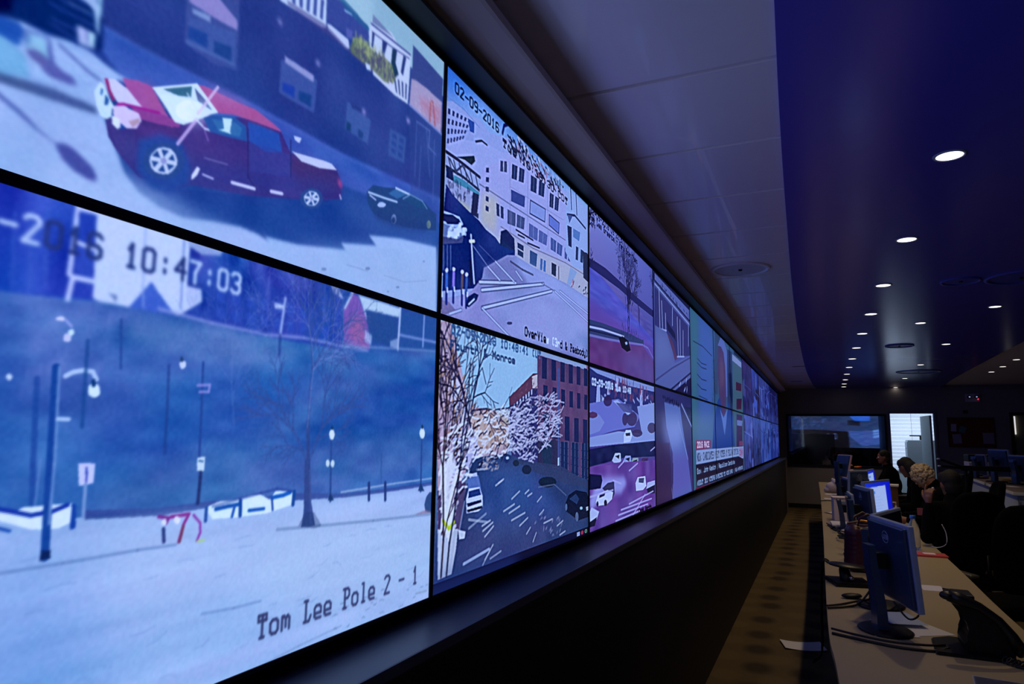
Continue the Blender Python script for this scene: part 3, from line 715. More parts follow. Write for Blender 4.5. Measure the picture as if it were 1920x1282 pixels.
('N',.014,4,4,78)]))
PICS.append(('overview',0,0,1,1,1000,560,360,400,['upper-row display in second column showing a pale building and plaza, captioned OverView'],[
('G',3830988,9482460,9474248,9212104),
('S',10532064,.8,30,[-17,81,159,9,497,27,1016,25,1015,336,8,528]),
('P',10134744,1,[2,84,30,71,107,68,161,56,220,65,348,28,497,27,669,47,673,268,17,360]),
('L',7636676,3,.7,[1,72,80,66,162,76]),
('P',10002646,1,[8,100,123,80,134,129,13,197]),
('W',2765930,1,[7,92,123,73,84,139,8,188],6,4,.5,.55),
('P',2904220,1,[102,79,134,75,135,102,114,106]),
('P',10660060,1,[7,181,84,139,206,99,283,89,420,45,497,43,1016,84,1015,336,23,383]),
('P',1847360,1,[54,193,138,157,144,168,126,185,91,185]),
('L',1844288,5,1,[144,119,175,104,204,103]),
('P',10134738,1,[8,199,49,192,167,196,172,245,11,253]),
('L',2894924,8,1,[8,199,61,197,170,199]),
('L',2896976,7,1,[10,232,88,228,172,232]),
('L',3949670,5,.9,[18,208,34,233]),
('L',3949670,5,.9,[42,206,58,232]),
('L',3949670,5,.9,[67,204,83,232]),
('L',3949670,5,.9,[92,202,109,232]),
('L',3949670,5,.9,[118,200,136,231]),
('L',3949670,5,.9,[145,198,163,231]),
('L',3949670,5,1,[25,209,53,228,82,202,119,224]),
('P',4884644,1,[44,239,94,234,172,238,170,254,90,257,40,255]),
('P',1846360,1,[10,232,39,233,45,254,11,256]),
('P',10133192,1,[11,256,40,255,136,247,133,298,118,305,19,309]),
('K',3423328,.9,50,16,80,3,7,[11,259,131,249,128,297,19,304]),
('S',12105872,.6,6,[66,290,128,286,123,301,62,304]),
('P',2764886,1,[136,247,172,243,166,303,128,302]),
('P',10921690,1,[178,176,349,70,439,50,538,44,717,31,1016,25,1015,336,769,349,359,347,171,288,160,292]),
('S',12695726,.8,14,[183,231,272,215,261,316,173,314]),
('S',12104892,.7,10,[291,293,543,285,1015,240,1015,336,505,372,232,351]),
('W',3095660,1,[200,157,218,150,220,276,202,276],1,5,.9,.5),
('W',2438238,1,[278,113,323,98,324,131,279,144],2,1,.72,.9,8031420),
('W',2438238,1,[347,93,444,76,437,121,345,139],2,1,.72,.9,8031420),
('W',2438238,1,[474,76,598,64,590,112,472,129],2,1,.72,.9,8031420),
('W',2438238,1,[624,77,717,69,708,118,621,128],2,1,.72,.9,8031420),
('P',3951240,1,[349,167,442,155,439,188,350,199]),
('P',9214162,1,[480,153,595,143,591,184,477,193]),
('L',3357800,4,1,[480,153,595,143,591,184,477,193,480,153]),
('P',7109316,1,[626,150,713,151,709,187,626,183]),
('L',3357800,4,1,[626,150,713,151,709,187,626,183,626,150]),
('W',3358828,1,[257,231,308,229,309,263,262,266],2,1,.7,.9),
('W',4871296,1,[324,226,447,215,441,253,326,269],2,1,.86,.9,10266836),
('W',5924512,1,[467,220,618,216,610,254,468,264],2,1,.88,.9,10266836),
('W',4873364,1,[636,214,748,214,738,255,636,257],2,1,.85,.9,10531032),
('W',4873364,1,[758,215,829,211,819,253,758,254],2,1,.7,.9),
('L',4869232,4,.5,[168,216,354,209,767,191,1015,182]),
('L',7103616,4,.6,[291,286,503,287,768,265,1015,260]),
('L',9078968,3,.6,[346,161,747,130]),
('L',9210032,5,.5,[340,96,347,292]),
('L',9210032,5,.5,[459,77,464,274]),
('L',9210032,5,.5,[611,76,619,265]),
('P',2042972,1,[291,298,323,284,374,294,379,327,365,342,286,337]),
('W',2899044,1,[392,297,439,296,436,335,396,334],1,2,.9,.8),
('P',3954308,1,[480,298,535,296,528,336,481,337]),
('W',4878508,1,[556,300,606,298,603,337,552,339],2,1,.7,.9),
('W',2896976,1,[646,291,691,289,687,332,646,331],1,1,.9,.9),
('L',3420236,6,1,[710,293,711,330]),
('L',2501712,5,1,[384,267,503,264]),
('L',2501712,5,1,[398,277,442,274]),
('L',2501712,5,1,[464,282,551,274]),
('P',10267866,1,[776,13,1016,17,1015,240,845,261,768,227]),
('L',2897504,8,1,[787,100,860,81,974,93]),
('P',4872848,1,[787,100,839,88,808,123]),
('L',2568284,8,.9,[817,-5,828,69]),
('L',2568284,8,.8,[871,-1,882,71]),
('P',6061236,1,[844,130,916,124,905,158,845,159]),
('P',1846356,1,[787,136,829,131,829,200,798,201]),
('W',2899040,1,[861,181,1009,174,1003,224,856,233],3,1,.5,.9),
('P',2896976,1,[944,181,1009,180,1009,280,950,274]),
('P',9479372,1,[819,267,883,270,819,329,779,340]),
('K',2894928,.9,26,18,40,5,12,[819,320,985,304,997,332,830,350]),
('K',11429502,.9,7,14,60,5,13,[819,303,894,305,872,342,819,347]),
('P',1847154,1,[12,271,41,286,118,300,167,306,207,318,261,323,293,335,379,327,379,339,326,355,263,384,200,415,192,441,152,475,-4,513,-1,366]),
('N',.05,60,60,19,[12,271,41,286,167,306,379,327,263,384,152,475,-4,513]),
('L',9214156,3,.7,[142,375,228,409]),
('L',7108780,3,.5,[175,366,263,384]),
('P',9212100,1,[-3,530,127,493,192,441,200,415,263,384,332,350,379,339,504,341,769,331,1015,336,1013,581,-1,575]),
('N',.05,90,40,20,[-3,530,192,441,379,339,1015,336,1013,581,-1,575]),
('S',7895212,.8,8,[191,415,342,351,506,402,266,458]),
('S',10791128,.5,24,[267,479,674,376,1014,412,770,537,366,573]),
('S',10528988,.7,8,[376,339,1015,336,1014,374,674,401,467,395]),
('L',3818088,12,.8,[179,454,388,412]),
('L',11581672,7,1,[179,454,388,412]),
('L',3818088,12,.8,[191,471,586,373]),
('L',11581672,7,1,[191,471,586,373]),
('L',3818088,12,.8,[195,514,652,381]),
('L',11581672,7,1,[195,514,652,381]),
('L',4476024,9,.5,[222,407,290,426]),
('L',11844844,5,.9,[222,407,290,426]),
('L',4476024,9,.5,[263,384,378,411]),
('L',11844844,5,.9,[263,384,378,411]),
('L',4476024,9,.5,[387,380,430,396]),
('L',11844844,5,.9,[387,380,430,396]),
('L',4476024,9,.5,[195,514,383,570]),
('L',11844844,5,.9,[195,514,383,570]),
('L',4476024,9,.5,[674,376,1014,422]),
('L',11844844,5,.9,[674,376,1014,422]),
('L',4476024,9,.5,[721,367,1014,393]),
('L',11844844,5,.9,[721,367,1014,393]),
('L',4476024,9,.5,[41,554,93,536]),
('L',11844844,5,.9,[41,554,93,536]),
('L',3948640,6,.7,[352,362,430,366,505,364]),
('P',4869240,1,[368,523,366,526,360,528,351,530,343,531,337,530,335,528,337,526,343,523,351,522,359,521,366,521]),
('L',6052992,4,.6,[566,374,674,376]),
('P',7892120,.8,[-3,530,35,528,67,541,10,564]),
('P',7109808,1,[-6,367,69,343,99,349,91,382,-3,411]),
('L',10268896,6,1,[-6,361,59,353,89,339,73,329,-7,338]),
('P',2239584,1,[-7,344,44,331,73,334,69,345,21,359]),
('K',13622520,.95,34,26,30,10,21,[-5,379,89,354,100,361,47,386,-4,390]),
('P',2895712,.6,[-4,393,71,379,95,363,91,382,-3,411]),
('L',6846640,4,.7,[8,411,11,463]),
('L',6846640,4,.7,[24,406,27,459]),
('L',6846640,4,.7,[38,403,41,456]),
('L',11057376,7,1,[131,353,142,414,152,462]),
('L',13948104,8,1,[126,369,147,363]),
('L',1318986,12,.9,[128,417,136,466]),
('L',10269920,11,1,[3,482,3,517]),
('L',2899080,9,1,[3,517,4,546]),
('P',12633320,1,[9,474,9,476,6,479,3,480,0,480,-3,479,-4,477,-3,474,-1,472,2,471,6,471,8,472]),
('L',13161716,6,.9,[7,514,7,521]),
('L',3957428,11,1,[25,468,25,504]),
('L',2899080,9,1,[25,504,26,533]),
('P',12633320,1,[31,459,31,462,28,464,25,466,21,466,19,465,18,463,19,460,21,458,24,456,28,456,30,457]),
('L',13161716,6,.9,[29,500,29,507]),
('L',8417488,11,1,[55,459,55,495]),
('L',2899080,9,1,[55,495,56,525]),
('P',12633320,1,[62,450,61,453,59,455,55,456,51,457,49,455,48,453,48,451,51,448,54,447,58,447,61,448]),
('L',13161716,6,.9,[59,492,60,499]),
('L',6049896,11,1,[94,456,94,493]),
('L',2899080,9,1,[94,493,95,523]),
('P',12633320,1,[101,447,101,450,98,452,94,454,90,454,88,453,86,450,87,448,90,445,94,444,97,444,100,445]),
('L',13161716,6,.9,[98,490,99,497]),
('L',3955356,11,1,[115,458,114,495]),
('L',2899080,9,1,[114,495,115,526]),
('P',12633320,1,[122,449,121,451,118,454,115,455,111,456,108,454,107,452,108,449,110,447,114,445,118,445,121,446]),
('L',13161716,6,.9,[119,492,119,499]),
('P',1715296,1,[122,501,153,485,175,486,167,500,128,524,113,523]),
('L',11057384,5,1,[128,517,154,500]),
('T','02-09-2016',1054268,5,41,275,44,23),
('T','Tue 10:38:30 CDT',1316924,5,295,797,68,20),
('L',1846384,10,1,[291,35,300,10,333,-10,375,-17]),
('K',9790328,.8,40,22,-40,6,31,[314,18,401,0,537,12,669,13,624,55,420,42]),
('K',1843264,.9,110,26,-35,7,32,[314,25,401,6,537,12,746,11,717,48,497,59,332,55]),
('K',11581660,.8,50,20,-35,6,33,[340,-1,437,-9,716,4,746,20,457,19]),
('T','OverView (3rd & Peabody)',1315884,6,453,1002,543,22,13688060,7,12),
('B',1),
('N',.014,5,5,79)]))
PICS.append(('fourth',0,1,1,1,1000,560,360,400,['lower-row display in second column, street with parked cars, captioned Fourth & Monroe'],[
('G',11060448,10270940,3162222,3947620),
('P',10404060,1,[-8,-9,550,5,553,156,341,220,5,225]),
('P',11967665,1,[-7,3,47,0,100,94,139,175,278,182,357,219,344,299,145,306,17,441]),
('S',13159660,.8,10,[50,110,111,129,166,198,141,223,67,201]),
('S',13085599,.8,10,[140,193,356,179,362,266,157,282]),
('P',11841748,1,[69,247,146,211,196,271,171,307,73,326]),
('W',3947628,.9,[74,247,141,229,145,306,77,315],3,3,.5,.5),
('P',6046824,1,[542,14,1013,17,1011,450,549,334]),
('S',7097456,.7,20,[550,18,1013,22,1012,245,554,216]),
('N',.03,30,30,51,[542,14,1013,17,1011,450,549,334]),
('W',2239576,1,[558,11,1013,7,1013,77,559,84],6,1,.5,.85),
('W',2239576,1,[568,89,1013,96,1012,158,569,156],6,1,.45,.8),
('W',2239576,1,[569,171,1012,182,1012,272,571,246],5,1,.5,.9),
('P',5003920,.8,[705,36,719,35,723,372,709,364]),
('P',2764880,.7,[547,246,708,255,709,332,549,322]),
('W',2109530,1,[717,255,1012,263,1011,409,718,356],3,1,.72,.96),
('W',9480396,.5,[717,255,1012,263,1011,409,718,356],9,5,.12,.9),
('P',2636888,.9,[575,261,663,255,664,335,597,336]),
('P',3947632,1,[355,145,512,70,543,67,549,334,376,297]),
('P',6701403,1,[355,145,512,70,543,70,536,101,365,168]),
('P',13023425,1,[504,79,543,70,544,109,509,111]),
('W',12634344,.9,[378,164,513,111,513,126,379,175],7,1,.4,1),
('K',8409959,.7,60,16,30,4,52,[355,145,531,75,545,157,367,206]),
('K',1844296,.7,90,20,80,5,53,[366,178,544,112,548,290,376,287]),
('P',3425902,1,[165,292,343,286,518,315,727,341,1011,388,1010,572,384,545,62,539,91,450,119,391]),
('S',3954832,.7,24,[198,308,518,333,775,471,382,486,177,437]),
('S',4739196,.6,20,[103,452,381,433,775,503,524,559,84,537]),
('N',.03,60,50,54,[165,292,343,286,1011,388,1010,572,62,539,119,391]),
('P',3950184,.8,[376,300,727,328,1011,397,1011,414,774,383,538,341]),
('P',5786736,1,[12,355,97,338,134,346,108,452,57,446,17,431]),
('L',10265800,5,.6,[129,386,108,447]),
('P',1846340,1,[700,376,690,383,663,387,627,387,592,383,567,376,558,368,567,361,591,357,626,357,663,360,690,367]),
('P',2371660,1,[507,332,503,338,491,343,474,343,458,341,446,336,442,330,446,323,457,319,474,318,490,320,502,326]),
('P',2634828,1,[424,312,421,316,414,319,404,320,393,318,386,315,383,311,386,307,393,304,403,303,413,305,421,308]),
('L',7107732,4,.6,[558,382,683,382,784,421]),
('P',11843788,1,[17,433,103,441,95,484,79,531,22,533]),
('P',12633304,1,[103,443,137,451,133,465,109,464]),
('L',12106956,5,.7,[224,536,262,508]),
('L',12106956,5,.7,[234,526,276,498]),
('L',12106956,5,.7,[333,426,397,414]),
('L',12106956,5,.7,[365,434,431,422]),
('L',12106956,5,.7,[380,400,429,384]),
('L',12106956,5,.7,[465,393,490,385]),
('L',12106956,5,.7,[483,401,512,395]),
('L',12106956,5,.7,[285,361,321,351]),
('L',12106956,5,.7,[300,356,330,348]),
('L',12106956,5,.7,[551,421,582,409]),
('L',12106956,5,.7,[478,498,504,484]),
('L',12106956,5,.7,[523,524,545,503]),
('L',12106956,5,.7,[432,472,485,457]),
('L',12106956,5,.7,[706,503,756,493]),
('L',12106956,5,.7,[776,526,729,532]),
('L',12106956,5,.7,[221,460,273,446]),
('L',12106956,5,.7,[232,474,277,455]),
('L',12106956,5,.7,[185,319,240,319]),
('L',12106956,5,.7,[198,308,231,306]),
('L',12106956,5,.7,[381,453,466,442]),
('L',12106956,5,.7,[262,528,321,519]),
('L',12106956,5,.7,[600,484,667,479]),
('L',12106956,5,.7,[568,458,599,447]),
('L',12106956,5,.7,[217,448,259,440]),
('L',11056340,7,.9,[131,519,256,505]),
('L',11581644,6,.5,[152,446,236,422]),
('L',11581644,6,.6,[151,427,242,442]),
('K',11444393,.5,60,14,20,5,56,[197,295,267,295,298,324,212,333]),
('K',8947880,.5,30,20,40,7,57,[521,447,775,495,729,536,542,506]),
('P',6059184,1,[139,341,157,330,193,332,208,363,201,374,148,370]),
('P',12634352,1,[136,381,148,359,200,359,217,381,218,406,197,413,140,412]),
('P',2637948,1,[148,365,200,362,209,377,146,380]),
('P',2108508,1,[139,391,209,388,212,394,145,399]),
('P',2108492,1,[140,405,215,402,218,408,145,411]),
('P',11581660,1,[141,329,185,325,188,334,152,334]),
('P',1318972,1,[775,447,804,422,874,411,982,425,1011,450,1010,507,900,508,785,469]),
('P',2900072,1,[813,434,874,422,906,441,884,456]),
('P',6057100,1,[900,496,898,504,892,509,885,510,877,507,871,501,869,493,871,486,877,481,885,480,892,483,898,489]),
('P',6057100,1,[794,457,793,462,789,466,785,467,780,465,776,461,775,455,776,450,780,446,784,445,789,447,793,451]),
('P',9483480,1,[941,473,939,476,933,477,927,477,920,476,915,473,914,471,915,468,920,467,927,467,934,468,939,470]),
('P',11582680,1,[976,473,1005,472,1005,484,982,486]),
('P',2899052,1,[360,302,358,306,352,309,344,310,336,308,331,305,328,301,330,298,336,295,344,294,352,295,358,298]),
('P',10268888,1,[360,297,359,299,355,300,350,301,346,300,342,299,341,296,342,295,345,293,350,293,355,293,358,295]),
('P',10795220,1,[708,306,722,304,722,328,709,329]),
('R',2894928,151,223,118,150,3,8,61,.9,34),
('R',2894928,150,192,66,110,3,6,62,.85,36),
('R',3944520,35,443,84,150,4,8,63,.85,26),
('R',3420236,16,180,95,130,3,6,64,.8,26),
('R',2894928,155,186,14,110,3,5,66,.75,26),
('L',3949672,4,.8,[152,180,170,112,202,84,223,120]),
('K',10714218,.6,260,20,60,4,67,[0,47,73,49,149,174,356,192,359,286,14,312]),
('K',14737648,.8,420,46,10,5,68,[14,225,140,199,339,166,376,287,518,297,197,295,25,421]),
('K',2761792,.75,230,26,30,4,69,[-5,47,60,63,152,186,373,205,376,287,15,398]),
('K',12631256,.8,300,75,8,5,70,[339,173,552,126,706,126,703,214,637,261,499,318,343,286]),
('K',2237512,.6,90,40,15,4,75,[356,172,635,129,681,261,499,303,359,286]),
('K',14736616,.8,120,40,70,9,76,[14,312,72,303,76,459,26,453]),
('L',12109888,9,.9,[37,417,63,436,83,425]),
('R',2896976,57,532,85,200,2,7,71,.8,18),
('R',3944512,35,529,93,220,2,7,72,.8,18),
('P',10505588,.8,[984,1,1007,0,1007,12,984,14]),
('T','02-09-2016 10:48:41 (UT',4876436,6,53,574,22,18),
('T','Fourth & Monroe',3952760,6,50,395,55,16),
('B',1),
('N',.014,5,5,80),
('P',1448250,1,[0,538,1000,538,1000,560,0,560]),
('S',2899832,.8,30,[0,540,420,540,420,560,0,560]),
('P',9214152,1,[885,544,912,544,912,556,885,556]),
('E',10237266,1,937,550,12,6),
('E',6061164,1,975,550,12,6),
('E',2371660,1,975,550,6,3)]))
PICS.append(('ramp',1,0,1,1,1000,560,230,300,['upper-row display in third column showing a bare tree and a dark car'],[
('G',8685764,6580396,5913720,5261448),
('P',6053044,1,[2,202,1032,353,1025,458,1,412]),
('N',.035,90,12,83,[2,211,1037,273,1021,510,1,412]),
('S',7096464,.8,30,[1,336,1030,379,1021,510,1,431]),
('P',2894944,1,[-4,189,97,183,205,179,385,186,643,198,1042,205,1040,238,642,231,384,220,8,220]),
('P',3818608,1,[7,408,160,397,502,382,801,378,800,395,459,428,7,464]),
('L',10791128,8,1,[7,434,160,421,459,406]),
('L',2370640,6,1,[7,446,459,414]),
('P',6832248,1,[7,472,458,439,779,405,1025,458,1018,567,6,577]),
('N',.03,70,30,84,[7,472,779,405,1018,567,6,577]),
('L',8157364,9,.8,[7,463,228,448,442,430,780,400,883,402,1026,448]),
('S',6579360,.5,40,[376,481,992,436,984,565,539,552]),
('P',1315372,1,[378,421,443,408,535,415,569,450,508,464,425,456]),
('P',9215176,1,[475,428,509,421,517,431,492,437]),
('R',2104388,528,378,97,85,3,10,85,.95,12),
('R',2104388,546,371,80,95,3,10,86,.95,14),
('R',2631760,585,284,78,85,5,5,87,.75,30),
('R',2631760,497,283,102,90,5,5,88,.75,30),
('R',2631760,541,275,90,100,5,5,89,.7,26),
('R',2104384,-3,96,70,50,4,8,90,.9,30),
('R',2631760,2,221,60,30,3,5,91,.8,30),
('R',2894936,1045,151,120,60,3,5,92,.7),
('K',3157080,.6,60,20,70,5,93,[420,367,732,356,730,392,418,416]),
('L',2369616,7,1,[791,377,790,401]),
('P',3945574,.6,[699,228,737,245,733,331,705,299]),
('T','02-09-2016 09:32:57',1842240,6,22,472,17,20),
('T','Tom Lee Greenbelt Park Boat Ramp',1842240,6,9,707,43,20),
('B',1)]))
PICS.append(('deck',1,1,1,1,1000,560,230,300,['lower-row display in third column showing a parking lot in purple light'],[
('G',3947640,3422316,7097496,7099544),
('P',3422320,1,[0,7,1017,1,1006,168,-1,136]),
('P',8687812,1,[0,4,1017,4,1015,27,537,32,92,18]),
('P',10265812,1,[92,60,124,58,136,130,78,133]),
('P',10265812,1,[225,36,261,33,253,85,217,87]),
('P',10265812,1,[335,13,373,14,372,67,334,70]),
('P',10265812,1,[720,34,769,33,765,114,716,116]),
('K',7817579,.8,90,30,80,10,94,[225,30,981,29,977,93,224,96]),
('K',10792152,.8,60,40,-10,10,95,[29,98,979,55,975,131,29,144]),
('P',7369916,1,[5,129,371,94,714,151,618,199,293,220,4,249]),
('P',9214156,1,[668,111,1012,78,1001,248,758,244]),
('P',9214156,1,[4,245,368,220,1002,231,1000,263,366,269,4,277]),
('P',8423620,1,[5,154,122,165,181,190,122,222,5,236]),
('P',6044772,1,[97,166,89,172,68,176,41,179,14,178,-6,175,-13,169,-6,164,14,159,41,156,69,157,89,160]),
('P',3943512,.85,[281,107,273,118,252,126,224,130,196,129,176,122,169,113,177,103,197,94,224,90,253,91,273,98]),
('P',3943512,.85,[506,170,500,184,484,193,464,197,443,194,429,185,424,172,430,160,445,150,465,146,486,148,501,157]),
('P',3943512,.85,[666,164,653,180,619,192,574,197,531,194,500,184,489,169,501,153,533,141,576,135,621,138,655,148]),
('P',3943512,.85,[1027,198,1013,210,980,220,935,224,892,221,862,212,851,200,864,188,895,178,939,174,983,176,1015,185]),
('P',3943512,.85,[759,225,746,233,710,239,662,242,617,240,584,234,573,226,585,218,618,212,664,210,711,211,747,217]),
('P',10266836,1,[296,107,356,99,567,142,515,153]),
('P',5000320,.8,[333,111,578,106,585,144,449,142]),
('P',12634348,1,[446,234,479,214,556,213,581,235,545,261,445,265]),
('P',3158104,1,[471,227,547,224,546,237,479,238]),
('P',1844304,1,[-2,285,292,273,1000,258,995,331,443,324,220,334,-2,344]),
('N',.04,60,20,96,[-2,285,1000,258,995,331,-2,344]),
('P',11581660,1,[276,330,320,303,396,304,403,336,327,348]),
('P',1843268,1,[320,315,381,310,372,327]),
('P',9476300,1,[419,344,468,316,552,318,559,351,474,363]),
('P',1843268,1,[467,329,534,324,525,341]),
('P',9214112,1,[533,357,586,328,677,330,685,364,593,376]),
('P',1843268,1,[586,341,658,336,648,354]),
('P',5256288,1,[694,362,753,332,854,334,862,371,760,383]),
('P',1843268,1,[753,346,833,341,822,360]),
('P',7096464,1,[-2,344,220,338,994,348,979,570,-3,568]),
('N',.06,80,60,97,[-2,344,994,348,979,570,-3,568]),
('S',10526940,.9,12,[119,385,441,397,489,425,399,461,151,443,26,496,-3,458]),
('P',1843272,1,[4,367,139,377,152,396,132,423,3,420]),
('P',3947616,1,[218,409,303,408,309,454,273,471,151,424]),
('P',12896492,1,[75,465,100,439,218,434,288,447,273,471,203,485,87,480]),
('P',2894940,1,[119,444,191,440,177,452,112,455]),
('P',2893896,1,[210,480,207,485,200,489,190,489,180,487,173,482,170,476,173,471,180,467,190,467,200,469,207,474]),
('P',2893896,1,[106,475,104,479,99,482,93,483,87,481,83,477,81,473,83,468,87,465,93,464,100,466,104,470]),
('P',12896492,1,[626,433,664,411,799,413,816,456,756,470,634,466]),
('P',2895960,.8,[682,416,778,419,767,441,681,434]),
('P',1843268,1,[816,460,900,446,987,454,984,500,845,493]),
('P',11580636,1,[838,443,988,441,986,461,816,470]),
('P',11843808,1,[3,494,26,479,112,501,86,524,14,534]),
('P',1843264,1,[3,526,87,517,62,544,3,543]),
('L',11577564,7,.8,[519,510,951,488]),
('L',11577564,7,.8,[397,522,917,519]),
('L',11577564,7,.8,[359,538,842,537]),
('L',11577564,7,.8,[321,556,694,553]),
('L',11577564,7,.8,[550,568,794,491]),
('L',11577564,7,.8,[289,404,400,422]),
('L',11577564,7,.8,[909,304,998,288]),
('L',11577564,7,.8,[364,359,443,339]),
('L',11577564,7,.8,[524,378,667,352]),
('L',11577564,7,.8,[-3,444,288,439]),
('T','Cook North',1841200,9,675,914,563,20),
('T','02-09-2016 Tue 10:48',11845864,8,36,571,61,20),
('B',1.1)]))
PICS.append(('market',2,0,1,1,1000,560,160,240,['upper-row display in fourth column showing tall white poles on a street'],[
('G',5002372,5921944,5000328,6054048),
('P',2369612,1,[19,-8,1115,2,1101,108,15,47]),
('P',6581412,1,[42,6,1111,30,1103,94,40,39]),
('K',2369612,.7,50,40,-25,9,101,[89,17,954,63,950,97,87,51]),
('P',3684460,1,[37,78,1096,143,1076,302,746,345,461,377,234,274,24,267]),
('P',6044764,.9,[275,262,469,294,582,376,519,394,407,331]),
('P',1843272,1,[307,201,534,240,560,282,331,249]),
('L',10133708,12,.9,[135,63,145,270]),
('L',10133708,12,.9,[194,121,209,267]),
('L',10133708,12,.9,[283,170,289,260]),
('L',10133708,12,.9,[471,108,462,205]),
('L',10133708,12,.9,[606,137,615,360]),
('L',10133708,12,.9,[686,140,679,353]),
('L',10133708,12,.9,[780,189,763,344]),
('L',10133708,12,.9,[964,135,949,257]),
('L',10133708,9,1,[120,274,302,258]),
('L',9214148,9,1,[38,61,1099,125]),
('L',10133708,9,1,[583,364,798,340]),
('P',6055064,1,[36,271,302,264,463,353,518,406,1076,299,1041,569,28,566]),
('S',7107748,.6,30,[70,292,300,287,431,386,59,453]),
('L',3947628,9,.7,[29,540,426,445,1075,309]),
('L',2894936,12,1,[358,570,1063,405]),
('P',2104392,1,[443,573,1059,435,1041,573]),
('K',10133708,.9,10,60,40,14,102,[567,527,942,468,933,543,641,561]),
('B',2)]))
PICS.append(('highway',2,1,1,1,1000,560,160,240,['lower-row display in fourth column showing a hazy highway'],[
('G',3947628,2895968,3153984,4996208),
('P',6057124,1,[218,65,633,69,701,182,849,366,951,557,390,568,412,326,261,189]),
('S',9476300,.8,60,[135,164,624,153,691,272,359,298,192,243]),
('S',7100576,.6,40,[384,326,853,335,917,539,391,560]),
('L',9213120,14,.9,[682,55,999,177]),
('L',9213120,12,.7,[577,154,849,366]),
('L',2103356,14,1,[407,382,398,478]),
('P',2107468,.9,[781,63,1033,62,1018,177]),
('K',1842240,.8,50,20,-5,12,103,[170,35,636,39,586,71,193,61]),
('L',10527948,5,.8,[368,504,391,560]),
('P',4862036,.5,[9,268,334,270,335,569,-12,570]),
('B',3)]))
PICS.append(('news',3,0,3,2,3027,1134,330,360,['upper-row news display at left showing a pale teal sky', "upper-row news display in the middle showing the speaking man's head", 'upper-row news display at right with a red-barred background', 'lower-row news display at left with the red 2016 RACE tab', 'lower-row news display in the middle showing a navy jacket above the caption', 'lower-row news display at right with the small red logo on the caption bar'],[
('G',4220028,3824248,3692652,3951724),
('S',4612762,.9,90,[351,-6,1044,3,853,1042,195,1082]),
('S',4156536,.8,60,[83,-13,309,-17,102,1174,-67,1162]),
('S',5008512,.7,60,[150,681,979,656,928,930,118,914]),
('P',3423320,.5,[1104,-14,1474,-24,1314,136,1184,485,1009,495]),
('P',6057120,1,[1262,91,1472,-15,1670,3,1831,76,1775,473,1633,481,1643,279,1571,142,1453,76]),
('P',5258848,1,[1291,96,1453,76,1612,111,1689,229,1703,477,1588,681,1457,667,1245,481,1226,273]),
('S',6573156,.7,30,[1369,173,1594,194,1588,373,1315,435]),
('P',2899036,1,[1874,47,2187,34,2135,716,1789,722,1775,473]),
('P',1320012,1,[1899,256,2137,236,2214,570,1930,441]),
('P',4481132,1,[2258,76,2531,20,3195,87,2940,1074,2183,1001,2144,525]),
('P',8687792,1,[2224,50,2998,50,2981,107,2208,111]),
('P',2371660,1,[2364,-6,3228,-18,3213,28,2353,35]),
('P',4333629,1,[2459,289,2931,275,2908,352,2436,371]),
('P',4333629,1,[2459,451,2936,425,2854,536,2431,552]),
('P',4204620,1,[2421,588,2938,586,2791,1069,2320,957]),
('P',7107744,1,[2450,642,2922,640,2855,694,2436,692]),
('P',2507388,1,[979,656,1174,535,1302,499,1407,600,1501,770,1749,588,1841,502,2119,622,2214,883,827,897,909,736]),
('P',6059176,1,[1285,584,1393,665,1529,791,1657,680,1754,565,1494,649]),
('L',1846344,7,.8,[114,207,501,194,923,214]),
('L',1846344,7,.8,[264,304,436,319,649,309]),
('L',1846344,7,.8,[260,333,432,348,644,340]),
('L',1846344,7,.8,[249,411,420,429,631,424]),
('L',1846344,7,.8,[240,475,410,495,619,492]),
('L',1846344,6,.8,[293,548,657,557]),
('K',1846344,.6,40,50,-20,8,110,[964,136,1104,140,1022,575,884,581]),
('P',8270938,1,[130,828,761,829,751,885,121,891]),
('T','2016 RACE',14600409,11,184,703,874,33),
('P',9215164,1,[141,891,2944,895,2909,1010,2481,1009,2489,980,129,980]),
('T','NOW: CANDIDATES VISIT VOTERS AT POLLING STATIONS',1318972,10,172,2495,959,46),
('P',2366516,1,[109,980,2533,986,2905,1020,2867,1144,109,1120]),
('T','Gov. John Kasich | Republican Candidate',9743556,9,161,2173,1038,29),
('T','ABOUT 300 VOTERS EXPECTED TO VOTE EARLY | NEW HAMPSHIRE',9480388,9,151,2826,1111,26),
('P',9646940,.25,[2557,901,2891,905,2862,998,2530,995]),
('T','CNN',9906260,12,2583,2890,972,45),
('P',7283265,1,[90,1122,1172,1135,1170,1147,88,1134]),
('P',3943532,.9,[187,1138,2866,1149,2859,1169,185,1151]),
('P',8601698,.8,[2574,841,2910,842,2897,884,2560,891]),
('B',1.2)]))
